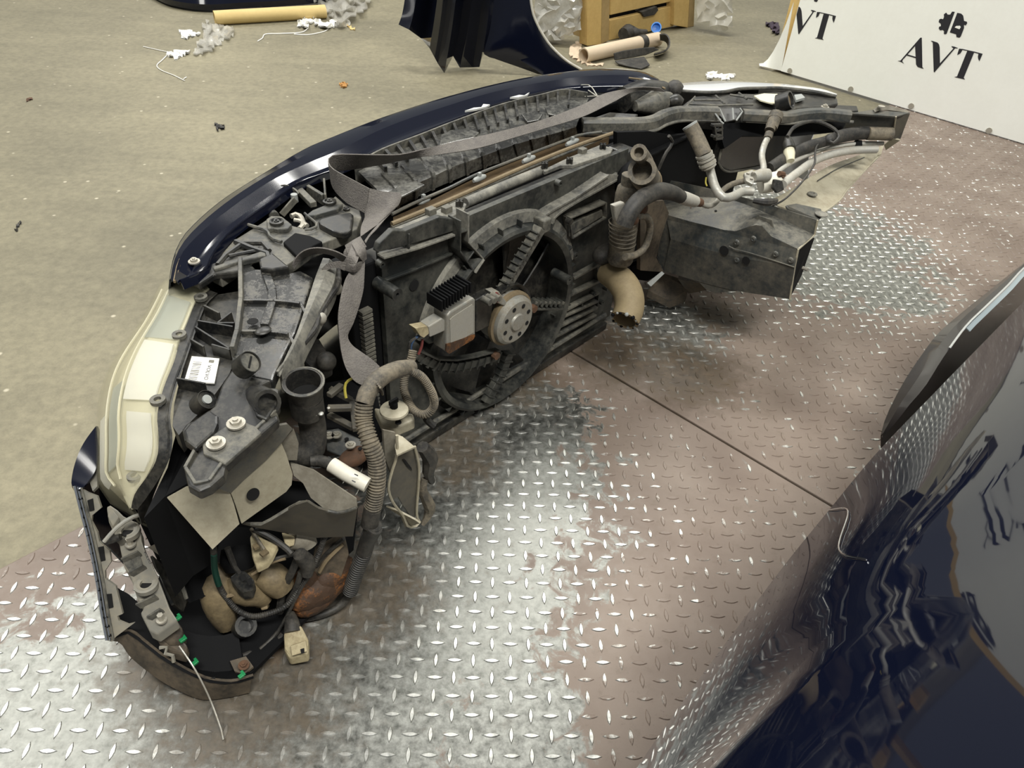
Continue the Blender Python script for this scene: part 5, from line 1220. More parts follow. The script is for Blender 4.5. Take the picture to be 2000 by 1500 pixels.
for q in ([(850, 105), (900, 150)], [(980, 90), (1025, 125)], [(680, 175), (735, 112)], [(930, 100), (1060, 120)], [(730, 130), (880, 130)], [(700, 150), (870, 160), (1060, 155)]):
    MB().tube(zz(A6, [(a, b, .464) for a, b in q]), .0026, 6, smooth=False).build('back_rib', M['dusty'], hl)
c = Z(*A6(1235, 140), .475); ax = (-V * .75 + U * .15 + ZU * .45).normalized()
MB().lathe(c - ax * .016, ax, [(.0001, 0), (.022, 0), (.022, .032), (.018, .032), (.016, .024), (.0001, .024)], 24).build('adjuster_cap', M['black'], hl)
MB().disc(c + ax * .008, ax, .0158, .001, 18).build('cap_face', M['tan'], hl)
MB().slab(zz(A6, [(1290, 100, .462), (1330, 95, .462), (1350, 115, .462), (1300, 130, .462)]), .006, -ZU).build('tab', M['clip'], hl, smooth=False)
bolt(Z(*A6(1460, 172), .452), ZU, .010, hl, 'bolt')
MB().slab(zz(A6, [(1530, 155, .452), (1640, 160, .452), (1650, 190, .448), (1560, 200, .446), (1500, 185, .448)]), .02, -ZU).build('side_bracket', M['black'], hl, smooth=False, bev=.003)
MB().loft([zz(A6, [(1520, 200, .46), (1560, 205, .46), (1590, 235, .445), (1600, 255, .43)]), zz(A6, [(1505, 215, .45), (1545, 225, .45), (1570, 250, .435), (1575, 265, .42)])], 10, .006).build('hinge_clip', M['alu'], hl)
# round dark canister ahead of the tube
MB().tube(zz(A6, [(330, 130, .455), (440, 110, .452), (560, 95, .448)]), [.030, .040, .030], 18).build('air_horn', M['black'], car)
MB().tube(zz(A6, [(400, 165, .45), (500, 150, .45), (590, 130, .45)]), [.012, .030, .020], 16).build('air_horn', M['dusty'], car)
MB().tube(zz(A6, [(585, 85, .455), (620, 75, .46), (650, 90, .455)]), [.018, .026, .018], 14).build('rubber_stop', M['rubber'], car)
MB().tube(zz(A6, [(590, 140, .453), (625, 135, .455), (660, 150, .45)]), [.012, .018, .012], 14).build('rubber_stop', M['black'], car)
MB().slab(zz(A6, [(170, 225, .45), (260, 195, .455), (420, 205, .452), (400, 235, .445), (200, 260, .442)]), .02, -ZU).build('duct_cover', M['black'], car, smooth=False, bev=.003)
MB().slab(zz(A6, [(0, 130, .455), (120, 80, .46), (330, 60, .455), (460, 62, .452), (330, 130, .448), (120, 200, .448), (0, 240, .445)]), .02, -ZU).build('duct_cover', M['deep'], car, smooth=False, bev=.003)
for q in ([(100, 45, .475), (150, 50, .47), (190, 105, .465)], [(140, 75, .466), (220, 130, .462)], [(120, 110, .464), (230, 105, .462)]):
    MB().tube(zz(A6, q), .0015, 5).build('loose_wire', M['alu'], CT)

# ---- far rail: folded steel box, cut square
def pr(*pts): return zz(A6, pts)
RU, RU2 = .97, 1.06
def ru(pts, u): return uu(A6, pts, u)
near = [(545, 760), (700, 805), (900, 855), (960, 862), (1050, 832), (1110, 832), (1160, 890), (1312, 962)]
far = [(560, 690), (700, 670), (850, 675), (950, 690), (1040, 720), (1120, 755), (1230, 800), (1402, 882)]
flt = [(600, 580), (760, 612), (880, 642), (1000, 672), (1100, 700), (1200, 730), (1300, 762), (1420, 800)]
low = [(525, 1010), (560, 1085), (680, 1118), (760, 1145), (800, 1190), (850, 1207), (930, 1198), (1000, 1192), (1120, 1205), (1262, 1242)]
RR = MB().slab(ru(near + low[::-1] + [(540, 900)], RU), .004, U).build('rail_end', M['steelblack'], car, smooth=False)
nr, fr_, ft_ = ru(near, RU), ru(far, RU2), ru(flt, RU2 + .004)
MB().loft([nr, [a.lerp(b, .5) + ZU * .004 for a, b in zip(nr, fr_)], fr_], 24, .003).build('rail_top', M['dusty'], RR, ang=20)
MB().loft([fr_, ft_], 24, .003).build('rail_flange', M['steelblack'], RR)
cr1, cr2 = ru([(600, 905), (900, 990), (1290, 1062)], RU - .010), ru([(560, 1085), (900, 1180), (1262, 1240)], RU - .001)
cr0 = ru([(580, 800), (900, 870), (1312, 968)], RU - .001)
MB().loft([cr0, cr1, cr2], 20, .003).build('rail_skin', M['steelblack'], RR, ang=10)
mt_ = ru([(1312, 962), (1290, 1062), (1262, 1242)], RU) + ru([(1330, 1110), (1402, 900)], RU2)
MB().slab(mt_, .004, V).build('rail_mouth', M['deep'], RR, smooth=False)
MB().tube(ru([(1312, 962), (1291, 1062), (1264, 1244)], RU - .003), .0022, 6, smooth=False).build('cut_edge', M['beige'], RR)
MB().tube([ru([(1312, 962)], RU)[0], ru([(1402, 884)], RU2)[0], ru([(1420, 800)], RU2)[0]], .0022, 6, smooth=False).build('cut_edge', M['beige'], RR)
for (x, y, r) in ((898, 970, .0115), (1021, 1025, .0092)):
    MB().disc(ru([(x, y)], RU - .0115)[0], -U, r, .0008, 18).build('hole', M['dark_hole'], RR)
for (x, y) in ((1062, 905), (1270, 1025), (1185, 990), (968, 925), (970, 1022)):
    MB().lathe(ru([(x, y)], RU - .008)[0], -U, [(.0075, 0), (.006, .003), (.003, .004), (.0001, .002)], 14).build('dimple', M['steelblack'], RR)
for (x, y) in ((712, 745), (815, 770), (848, 762), (872, 788), (905, 780)):
    MB().disc(ru([(x, y)], RU + .045)[0] + ZU * .006, ZU, .0032, .0012, 8).build('hole', M['rustbolt'] if x < 800 else M['dark_hole'], RR)
MB().tube(ru([(925, 945), (960, 962), (1050, 985), (1290, 1062)], RU - .0115), .0014, 5).build('seam', M['dusty'], RR)
MB().slab(ru([(1060, 800), (1090, 775), (1165, 800), (1175, 850), (1110, 832), (1070, 832)], RU + .03), .003).build('pad', M['dusty'], RR, smooth=False)
MB().disc(ru([(1335, 1065)], RU + .05)[0], -V, .004, .012, 8).build('stud', M['bolt'], RR)
# underside parts below the rail
ub = MB().slab(pr((540, 1090, .10), (640, 1120, .09), (700, 1180, .07), (690, 1220, .05), (600, 1255, .03), (470, 1190, .06)), .02, -ZU).build('under_bracket', M['lip'], car, smooth=False, bev=.003)
MB().slab(pr((468, 1150, .115), (550, 1085, .13), (565, 1098, .125), (490, 1170, .11)), .004).build('bracket_strip', M['clip'], ub, smooth=False)
MB().slab(pr((380, 1060, .14), (520, 1000, .16), (560, 1090, .12), (470, 1140, .10), (400, 1130, .10)), .02).build('under_panel', M['deep'], ub, smooth=False)
MB().slab(pr((640, 1130, .10), (760, 1150, .10), (800, 1190, .08), (700, 1210, .05)), .02).build('under_panel', M['lip'], ub, smooth=False)
MB().slab(vv(A6, [(430, 700), (560, 690), (590, 760), (545, 900), (520, 1010), (560, 1090), (430, 1080)], .24), .01).build('inner_wall', M['lip'], ub, smooth=False)

# ---- cut inner wing (beige sheet) and end of the upper beam
iw = MB()
wg0 = pr((1150, 690, .335), (1250, 640, .335), (1400, 545, .335), (1500, 490, .335), (1640, 440, .335), (1790, 380, .335))
wg1 = pr((1200, 720, .33), (1330, 670, .325), (1440, 590, .325), (1540, 530, .325), (1660, 480, .325), (1775, 430, .325))
wg2 = pr((1400, 790, .315), (1480, 740, .315), (1545, 690, .315), (1580, 640, .315), (1650, 560, .315), (1770, 435, .32))
IW = iw.loft([wg0, wg1, wg2], 24, .003).build('inner_wing', M['beige'], car)
MB().tube([p + ZU * .001 for p in cr(wg2, 24)], .0024, 6, smooth=False).build('cut_edge', M['beige'], IW)
MB().slab(pr((1240, 715, .345), (1300, 705, .345), (1440, 735, .34), (1450, 770, .335), (1425, 800, .33), (1260, 745, .335)), .006, -ZU).build('wing_plate', M['steelblack'], IW, smooth=False, bev=.002)
MB().disc(Z(*A6(1440, 768), .337), ZU, .014, .002, 18).build('plug_disc', M['ledge'], IW)
MB().lathe(Z(*A6(1390, 655), .327), ZU, [(.012, 0), (.011, .002), (.006, .003), (.004, 0), (.0001, 0)], 14).build('dimple', M['dusty'], IW)
MB().tube(pr((1420, 580, .332), (1500, 530, .332), (1560, 500, .332), (1680, 450, .335)), .0015, 5).build('seam', M['black'], IW)
ube = MB().slab(pr((1600, 205, .46), (1855, 222, .46), (1838, 335, .40), (1700, 300, .41), (1560, 300, .41)), .004).build('upper_beam_end', M['steelblack'], car, smooth=False)
MB().slab(pr((1855, 222, .462), (1935, 205, .465), (1880, 352, .40), (1838, 340, .402)), .004).build('beam_mouth', M['darksheet'], ube, smooth=False)
MB().slab(pr((1600, 203, .462), (1720, 185, .468), (1935, 200, .468), (1857, 222, .463)), .004).build('beam_top', M['steelblack'], ube, smooth=False)
MB().slab(pr((1835, 345, .40), (1880, 355, .40), (1800, 410, .36), (1790, 380, .375)), .004).build('beam_floor', M['beige'], ube, smooth=False)
MB().tube(pr((1857, 222, .465), (1838, 340, .405)), .002, 6, smooth=False).build('cut_edge', M['beige'], ube)
MB().loft([pr((1730, 182, .47), (1760, 165, .478), (1820, 162, .478), (1930, 190, .47)), pr((1740, 195, .468), (1790, 185, .470), (1850, 190, .469), (1925, 200, .468))], 12, .006).build('beam_pad', M['greysheet'], ube)
MB().disc(Z(*A6(1775, 170), .48), ZU, .008, .003, 14).build('rivet', M['bolt'], ube)
# ---- air-conditioning pipes
AC = MB().pipe(pr((1748, 405, .385), (1620, 410, .385), (1500, 432, .385), (1400, 470, .38), (1300, 540, .38), (1225, 600, .378)), .0095, .007, .02, 16).build('coolant_pipe', M['alubright'], car)
MB().tube(pr((1060, 640, .375), (1000, 640, .375), (945, 668, .375), (890, 672, .378), (850, 620, .39), (830, 560, .405), (815, 500, .42)), .0095, 14).build('pipe_bend', M['alu'], AC)
MB().pipe(pr((1785, 372, .395), (1660, 372, .395), (1540, 385, .395), (1430, 412, .39), (1300, 465, .39), (1210, 520, .388), (1165, 580, .385)), .0052, .0035, .015, 12).build('thin_pipe', M['alubright'], AC)
MB().tube(pr((1050, 580, .39), (990, 585, .385), (930, 605, .382), (885, 640, .38), (880, 665, .376)), .0062, 12).build('thin_pipe', M['hosedust'], AC)
cy = MB().tube(pr((1100, 600, .372), (1130, 595, .374), (1190, 580, .376)), [.021, .0215, .021], 20, smooth=False).build('pipe_block', M['whitetube'], AC)
MB().tube(pr((1060, 560, .40), (1100, 550, .40), (1140, 548, .398)), [.011, .014, .014], 16, smooth=False).build('block_head', M['alu'], AC)
MB().slab(pr((1010, 535, .405), (1060, 515, .41), (1075, 560, .40), (1060, 600, .39), (1020, 580, .395)), .01).build('block_flange', M['alu'], AC, smooth=False, bev=.002)
for (x, y) in ((1030, 545), (1050, 575), (1060, 540)):
    MB().disc(Z(*A6(x, y), .408), ZU, .0035, .004, 8).build('flange_screw', M['bolt'], AC)
MB().slab(pr((1180, 570, .40), (1225, 580, .40), (1235, 630, .38), (1195, 650, .375), (1170, 620, .385)), .012).build('pipe_clamp', M['black'], AC, smooth=False, bev=.002)
MB().slab(pr((1630, 350, .405), (1670, 352, .405), (1672, 385, .395), (1635, 383, .395)), .01).build('pipe_clamp', M['deep'], AC, smooth=False, bev=.002)
MB().tube(pr((1205, 540, .40), (1230, 545, .395), (1215, 560, .39)), .006, 8).build('rusty_nut', M['rustbolt'], AC)
# upright rubber hose with crimp
MB().pipe(pr((705, 268, .50), (745, 340, .478), (790, 440, .45)), .0165, .0115, .012, 18).build('rubber_hose', M['hosedust'], AC)
q0, q1 = pr((785, 430, .453), (815, 510, .425)); 
for t, r in ((0, .0185), (.12, .0175), (.3, .0190), (.5, .017), (.62, .0188), (.8, .0165), (1, .012)):
    MB().tube([q0.lerp(q1, t), q0.lerp(q1, min(t + .14, 1.05))], [r, r], 16, smooth=False).build('crimp_ring', M['alu'], AC)
MB().lathe(Z(*A6(705, 268), .50), (Z(*A6(705, 268), .50) - Z(*A6(745, 340), .478)), [(.0165, -.004), (.017, .0), (.0125, .001), (.0115, -.004)], 18).build('hose_rim', M['clip'], AC)
MB().tube(pr((798, 560, .41), (795, 590, .40), (802, 610, .395)), .0016, 5).build('tag', M['yellow'], AC)
# upright thin pipe with valve
MB().tube(pr((1150, 325, .44), (1122, 380, .425), (1108, 440, .41), (1118, 500, .40), (1115, 540, .395)), .0072, 12).build('valve_pipe', M['alu'], AC)
for (a, b, r) in (((1140, 345, .435), (1150, 315, .443), .0095), ((1152, 300, .447), (1165, 260, .458), .0115), ((1160, 285, .45), (1185, 225, .468), .014), ((1180, 240, .463), (1190, 208, .472), .016)):
    MB().tube(pr(a, b), [r, r], 14, smooth=False).build('valve_collar', M['hosedust'], AC)
# sensor with plug and cable
MB().tube(pr((1268, 470, .40), (1262, 430, .41), (1255, 390, .42)), [.009, .013, .012], 14, smooth=False).build('pressure_sensor', M['lampcream'], AC)
MB().tube(pr((1262, 405, .418), (1255, 375, .425), (1250, 340, .435)), [.0145, .0135, .008], 12, smooth=False).build('sensor_plug', M['black'], AC)
MB().tube(pr((1250, 335, .44), (1290, 280, .45), (1370, 250, .452), (1440, 255, .45), (1510, 290, .44), (1540, 330, .43), (1510, 370, .42), (1480, 360, .42)), .0042, 8).build('sensor_cable', M['rubber'], AC)
MB().tube(pr((1480, 350, .42), (1420, 380, .415), (1405, 430, .41), (1400, 490, .40), (1330, 590, .38), (1240, 680, .36), (1170, 720, .35)), .0024, 6).build('sensor_cable', M['rubber'], AC)
MB().ball(pr((1490, 350, .42))[0], .014, 8, (1.4, 1, 1)).build('cable_tie', M['rubber'], AC)
WL = MB().tube(pr((1832, 322, .42), (1700, 312, .42), (1580, 325, .418), (1480, 355, .415), (1380, 385, .41), (1280, 430, .40), (1150, 510, .39)), [.014, .016, .016, .012, .014, .014, .012], 14).build('taped_loom', M['rubber'], car)
MB().tube(pr((1832, 320, .421), (1780, 318, .421), (1700, 316, .421)), .0155, 14, smooth=False).build('tape', M['hosedust'], WL)
MB().tube(pr((1060, 690, .37), (1130, 700, .37), (1190, 690, .365)), [.006, .009, .005], 8).build('loom_end', M['rubber'], WL)

# ---- drier bottle, hoses at the radiator's far end
dr = MB().lathe(PV(*A6(315, 1035), .20), ZU + V * .04 + U * .02, [(.0001, 0), (.024, 0), (.027, .006), (.027, .15), (.024, .165), (.019, .17), (.019, .19), (.0001, .19)], 24)
DR = dr.build('drier_bottle', M['hosedust'], car)
for k in range(6):
    MB().lathe(PV(*A6(318, 1000 - k * 22), .20) + ZU * .03, ZU, [(.0272, 0), (.0282, .002), (.0272, .004)], 24).build('bottle_rib', M['hosedust'], DR)
MB().slab(vv(A6, [(285, 720), (345, 700), (360, 790), (300, 810)], .170), .012).build('bottle_head', M['alu'], DR, smooth=False, bev=.003)
MB().ball(PV(*A6(440, 735), .17), .012, 7).build('rusty_nut', M['rustbolt'], DR)
MB().ball(PV(*A6(395, 800), .165), .010, 7).build('rusty_nut', M['rustbolt'], DR)
MB().tube(vv(A6, [(430, 775), (470, 785), (485, 830), (475, 900), (450, 960), (400, 995), (345, 1005)], .165), .0072, 12).build('bottle_pipe', M['hosedust'], DR)
MB().tube(vv(A6, [(340, 830), (370, 760), (430, 685), (520, 640), (600, 645), (660, 672)], .14), [.016, .0165, .0165, .0165, .015, .013], 14).build('rubber_hose', M['rubber'], DR)
MB().tube(vv(A6, [(650, 668), (690, 682), (735, 695)], .14), [.013, .014, .012], 14, smooth=False).build('crimp_ring', M['alubright'], DR)
MB().tube(vv(A6, [(730, 693), (765, 703)], .14), [.010, .009], 12, smooth=False).build('rusty_nut', M['rustbolt'], DR)
MB().tube(vv(A6, [(760, 703), (800, 720), (835, 715), (862, 690)], .14), .0058, 10).build('bottle_pipe', M['alu'], DR)
hA = MB().pipe(vv(A6, [(422, 422, .17), (455, 470, .19), (490, 550, .22)], .2), .0155, .0092, .014, 18).build('radiator_hose', M['hosedust'], car)
MB().pipe(vv(A6, [(440, 522, .16), (460, 565, .18), (480, 620, .21)], .2), [.0265, .027, .026], .0185, .03, 24).build('hose_mouth', M['hosedust'], hA)
MB().ball(PV(*A6(400, 590), .25), .048, 10, (1, .8, 1)).build('hose_joint', M['deep'], hA)
MB().lathe(PV(*A6(470, 590), .19), (PV(*A6(440, 522), .16) - PV(*A6(470, 590), .19)), [(.0275, 0), (.0295, .004), (.0295, .012), (.0275, .016)], 22).build('hose_clamp', M['tan'], hA)
MB().tube(vv(A6, [(590, 330), (610, 370), (570, 430), (530, 520)], .30), .004, 6).build('loose_wire', M['rubber'], hA)
MB().ball(PV(*A6(240, 990), .25), .026, 9, (1.4, 1, .8)).build('rubber_stop', M['rubber'], hA)
lh = MB().pipe(vv(A6, [(342, 1360, .13), (368, 1290, .14), (362, 1210, .16), (320, 1140, .19), (250, 1090, .235)], .16), [.0305, .0315, .0315, .0305, .028], .024, .05, 28)
LH = lh.build('intake_hose', M['hosedust'], car)
M['tanhose'] = mat('tan_rubber', (0.30, 0.235, 0.13), 0.6, dust=0.5, dcol=(0.16, 0.12, 0.07), ns=18)
LH.data.materials[0] = M['tanhose']
e0 = PV(*A6(342, 1360), .13); ed = (e0 - PV(*A6(368, 1290), .14)).normalized(); ex, ey = perp(ed)
for k in range(14):
    a = 2 * math.pi * k / 14 + random.uniform(-.1, .1)
    MB().ball(e0 + (ex * math.cos(a) + ey * math.sin(a)) * .0275, random.uniform(.0025, .005), 5).build('torn_edge', M['deep'] if k % 2 else M['clip'], LH)
MB().disc(e0 - ed * .03, ed, .0235, .001, 20).build('hose_bore', M['rustbolt'], LH)

# ------------------------------------------------------------ tie-down strap round the front end
ST0 = uvz(.2, .35, .40)
strap = thing('tie_down_strap', 'grey woven webbing strap knotted around the car front end', 'strap', (ST0.x, ST0.y, ST0.z))
up_ = zz(G0, [(1290, 172, .488), (1245, 171, .492), (1182, 182, .496), (1140, 203, .498), (1087, 224, .499), (1035, 241, .500), (965, 259, .501), (860, 283, .503), (790, 301, .506), (740, 303, .510), (690, 302, .512), (658, 302, .513), (645, 307, .513), (642, 316, .513), (652, 330, .512), (688, 350, .510), (722, 368, .508)])
dn_ = zz(G0, [(1300, 180, .478), (1245, 177, .482), (1196, 200, .484), (1140, 227, .486), (1070, 249, .487), (1000, 270, .488), (930, 290, .489), (842, 304, .490), (795, 312, .482), (745, 322, .476), (700, 330, .474), (665, 334, .474), (650, 338, .474), (647, 352, .472), (655, 372, .470), (680, 397, .468), (716, 417, .466)])
a, b = cr(up_, 70), cr(dn_, 70)
MB().grid([a, [p.lerp(q, .5) for p, q in zip(a, b)], b], .0018).build('webbing', M['strap'], strap, ang=80)
fa = zz(G0, [(722, 368, .509), (752, 374, .506), (782, 377, .500), (783, 390, .490), (778, 402, .482)])
fb = zz(G0, [(712, 416, .468), (712, 425, .466), (706, 440, .464), (704, 452, .463), (704, 462, .462)])
MB().loft([fa, zz(G0, [(718, 395, .488), (740, 402, .486), (752, 410, .482), (748, 424, .476), (738, 438, .472)]), fb], 20, .0018).build('folded_webbing', M['strap'], strap, ang=80)
MB().loft([zz(G0, [(778, 402, .482), (760, 415, .478), (738, 438, .472), (722, 456, .470), (712, 470, .468)]), zz(G0, [(775, 405, .480), (752, 428, .474), (735, 448, .470), (722, 462, .468), (715, 474, .466)])], 16, .0018).build('folded_webbing', M['strap'], strap)
# knot: wraps around a core
kc = Z(690, 492, .462)
MB().ball(kc - ZU * .004, .017, 10, (1, .8, .9)).build('knot_core', M['strap'], strap)
def wrap(a_, b_, bulge, name='knot_wrap'):
    a_ = zz(A5, a_); b_ = zz(A5, b_)
    m_ = [p.lerp(q, .5) + (CAM - p).normalized() * bulge for p, q in zip(a_, b_)]
    return MB().loft([a_, m_, b_], 16, .003).build(name, M['strap'], strap, ang=80)
wrap([(245, 430, .470), (300, 395, .480), (345, 370, .482)], [(270, 500, .470), (335, 470, .486), (388, 440, .470)], .004)
wrap([(300, 395, .482), (270, 480, .486), (215, 570, .462)], [(345, 470, .486), (325, 540, .480), (285, 608, .458)], .004)
wrap([(330, 390, .486), (380, 450, .478), (388, 520, .462)], [(290, 420, .488), (330, 490, .488), (365, 540, .466)], .004)
wrap([(225, 530, .466), (300, 560, .478), (365, 530, .468)], [(235, 590, .460), (300, 608, .464), (345, 590, .458)], .003)
# tail looping left
ta = zz(A4, [(1572, 395, .462), (1600, 340, .475), (1660, 295, .488), (1750, 283, .494), (1850, 305, .490), (1930, 345, .478)])
tb = zz(A4, [(1580, 420, .455), (1640, 352, .465), (1700, 325, .472), (1780, 320, .475), (1850, 342, .470), (1905, 385, .462)])
MB().loft([ta, tb], 20, .0018).build('tail', M['strap'], strap)
MB().loft([zz(A4, [(1760, 420, .46), (1800, 380, .47), (1870, 370, .476), (1920, 380, .472)]), zz(A4, [(1770, 450, .452), (1810, 420, .462), (1860, 410, .466), (1910, 430, .460)])], 12, .0018).build('tail', M['strap'], strap)
# hanging end down to the harness
ha = vv(A5, [(320, 560, .285), (265, 620, .275), (235, 700, .262), (215, 800, .25), (203, 900, .24), (208, 1000, .23), (222, 1120, .215), (252, 1230, .20), (310, 1315, .185), (385, 1350, .175)], .2)
hb = vv(A5, [(376, 530, .285), (373, 620, .272), (366, 720, .258), (338, 830, .246), (300, 940, .236), (265, 1020, .228), (292, 1078, .218), (350, 1122, .205), (412, 1165, .192), (472, 1218, .182)], .2)
a, b = cr(ha, 40), cr(hb, 40)
MB().grid([a, [p.lerp(q, .5) - V * .003 for p, q in zip(a, b)], b], .0018).build('hanging_end', M['strap'], strap, ang=80)

# ------------------------------------------------------------ glossy blue panel in the foreground
fp0 = [(1225, 1530), (1262, 1470), (1300, 1417), (1380, 1304), (1460, 1200), (1540, 1092), (1620, 996), (1700, 897), (1800, 793), (1900, 690), (2000, 588), (2080, 508)]
fp1 = [(1350, 1545), (1396, 1496), (1440, 1435), (1500, 1355), (1565, 1265), (1640, 1165), (1700, 1084), (1780, 1000), (1870, 920), (1950, 845), (2050, 752), (2150, 660)]
fp2 = [(1370, 1530), (1430, 1470), (1500, 1400), (1580, 1324), (1640, 1275), (1700, 1232), (1760, 1190), (1850, 1125), (1950, 1055), (2050, 985), (2150, 910), (2270, 820)]
n = 46
def fall(pts, z0, z1): return [(x, y, z0 + (z1 - z0) * min(1.15, max(0, (x - 1300) / 700))) for x, y in pts]
e0 = cr(zz(G0, fall(fp0, .355, .285)), n); e1 = cr(zz(G0, fall(fp1, .500, .458)), n); e2 = cr(zz(G0, fall(fp2, .545, .525)), n)
def along(cv, ts):
    cv = [cv[0] * 2 - cv[2]] + cv[1:-1] + [cv[-1] * 2 - cv[-3]]
    #                   # resample by distance along the panel so the rows stay square to it
    tn = Vector((0.69, 0.72, 0)).normalized(); out = []
    for t in ts:
        j = 0
        while j < len(cv) - 2 and cv[j + 1].dot(tn) < t: j += 1
        d0, d1 = cv[j].dot(tn), cv[j + 1].dot(tn)
        out.append(cv[j].lerp(cv[j + 1], (t - d0) / (d1 - d0)))
    return out
_t = Vector((0.69, 0.72, 0)).normalized()
t0, t1 = e0[0].dot(_t) - .12, e0[-1].dot(_t) + .05
ts = [t0 + (t1 - t0) * i / (n - 1) for i in range(n)]
e0, e1, e2 = along(e0, ts), along(e1, ts), along(e2, ts)
def smooth3(c_, k):
    for _ in range(k): c_ = [c_[0]] + [(c_[i - 1] + c_[i] * 2 + c_[i + 1]) / 4 for i in range(1, len(c_) - 1)] + [c_[-1]]
    return c_
e0, e1, e2 = smooth3(e0, 3), smooth3(e1, 3), smooth3(e2, 6)
inl = Vector((0.72, -0.69, 0)).normalized()      # horizontal direction into the panel
PAN = thing('car_body_panel', 'glossy dark blue car body panel close to the camera, lower right corner', 'car part', (e0[10] + inl * .25).to_2d().to_3d())
def rowmix(a, b, t, bul): return [p.lerp(q, t) - inl * bul + ZU * bul * .6 for p, q in zip(a, b)]
skin = [[p + inl * .10 - ZU * (p.z - .008) for p in e0], [p + inl * .075 - ZU * (p.z * .75) for p in e0], [p + inl * .045 - ZU * (p.z * .42) for p in e0], [p + inl * .012 - ZU * .05 for p in e0], e0,
        rowmix(e0, e1, .33, .005), rowmix(e0, e1, .66, .005), e1, rowmix(e1, e2, .5, .004), e2,
        ] + [[p + inl * w + ZU * (h - 1.4 * min(w, .27) * (i / n - .35)) for i, p in enumerate(e2)] for w, h in ((.04, .024), (.10, .058), (.18, .100), (.27, .145), (.37, .192), (.48, .235), (.62, .26), (.8, .22))]
M['navyfront'] = mat('navy_paint_polished', (0.0032, 0.0045, 0.0125), 0.6, coat=1.0, spec=0.0)
sa = MB().grid(skin, .002).build('skin', M['navyfront'], PAN, ang=25)
ia = min(range(n), key=lambda i: (e0[i] - Z(1640, 985, .333)).length); ib = min(range(n), key=lambda i: (e1[i] - Z(1700, 1084, .469)).length)
sp_ = [skin[4 + k][round(ia + (ib - ia) * s)] + ZU * .0008 - inl * .0012 for k, s in ((0, 0), (1, .15), (2, .85), (3, 1))]
MB().tube(sp_, .0009, 6).build('panel_gap', M['chrome'], PAN)
# second, lower lip with bright edge
q0 = zz(B3, [(360, 1050, .14), (385, 960, .145), (420, 880, .15), (500, 730, .155), (600, 580, .16), (700, 450, .165), (850, 320, .17), (1000, 200, .175), (1200, 40, .18), (1400, -110, .18)])
q1 = zz(B3, [(372, 1062, .14), (450, 975, .15), (530, 870, .16), (622, 762, .17), (720, 605, .178), (850, 425, .182), (960, 315, .186), (1100, 180, .19), (1210, 65, .192), (1420, -90, .192)])
c0, c1 = cr(q0, 30), cr(q1, 30)
M['darklip'] = mat('dark_rubber_lip', (0.030, 0.026, 0.024), 0.3, coat=.4)
MB().grid([[p - ZU * (p.z - .006) + inl * .05 for p in c0], c0, [p.lerp(q, .5) + ZU * .008 for p, q in zip(c0, c1)], c1], .003).build('arch_lip', M['darklip'], PAN)
MB().tube([p + ZU * .002 for p in c1[9:]], .0028, 8, smooth=False).build('bright_edge', M['chrome'], PAN)
MB().grid([[p + inl * .002 + ZU * .001 for p in c1[12:26]], [p + inl * (.012) - ZU * .004 for p in c1[12:26]]], .002).build('edge_band', M['reflector_blue'], PAN)

# ------------------------------------------------------------ things lying in the background
GZ = -0.006
def psz(p, k): return k * (p - CAM).dot(FW) / F
def onf(c, x, y): return Z(*c(x, y), GZ)
M['card'] = mat('cardboard', (0.62, 0.47, 0.20), 0.7, dust=.4, dcol=(0.45, 0.32, 0.12), ns=6)
M['cardpink'] = mat('pale_cardboard', (0.62, 0.50, 0.36), 0.7, dust=.3, dcol=(0.48, 0.38, 0.27), ns=8)
M['film'] = mat('clear_film', (0.66, 0.64, 0.58), 0.25, coat=.4, dust=.5, dcol=(0.50, 0.48, 0.40), ns=40, thr=.5, soft=.1, drough=.3)
pf_ = M['film'].node_tree.nodes['Principled BSDF']; pf_.inputs['Alpha'].default_value = 0.5
M['filmwhite'] = mat('white_film', (0.80, 0.79, 0.74), 0.4)
M['foilgrey'] = mat('grey_film', (0.55, 0.54, 0.49), 0.22, coat=.5, dust=.6, dcol=(0.30, 0.28, 0.24), ns=22, drough=.3)
def hollow_tube(name, label, c, a, b, rpx, m):
    p, q = onf(c, *a), onf(c, *b)
    r = psz(p, rpx); p = Z(*c(*a), GZ + r); q = Z(*c(*b), GZ + r)
    o = MB().pipe([p, q], r, r * .84, r * 1.6, 24).build(name, M[m])
    tag(o, label, 'tube'); return rebase(o, (p + q) / 2 - ZU * r), p, q, r
T1, tp, tq, tr = hollow_tube('cardboard_tube', 'long yellow cardboard tube lying by crumpled plastic film', D5, (603, 152), (1545, 98), 12.5, 'card')
T2, tp2, tq2, tr2 = hollow_tube('cardboard_tube', 'short pale cardboard tube in front of the wooden crate', D4, (112, 602), (915, 425), 13.5, 'cardpink')
def inside(x, y, poly):
    r = False; j = len(poly) - 1
    for i in range(len(poly)):
        if (poly[i][1] > y) != (poly[j][1] > y) and x < (poly[j][0] - poly[i][0]) * (y - poly[i][1]) / (poly[j][1] - poly[i][1]) + poly[i][0]: r = not r
        j = i
    return r
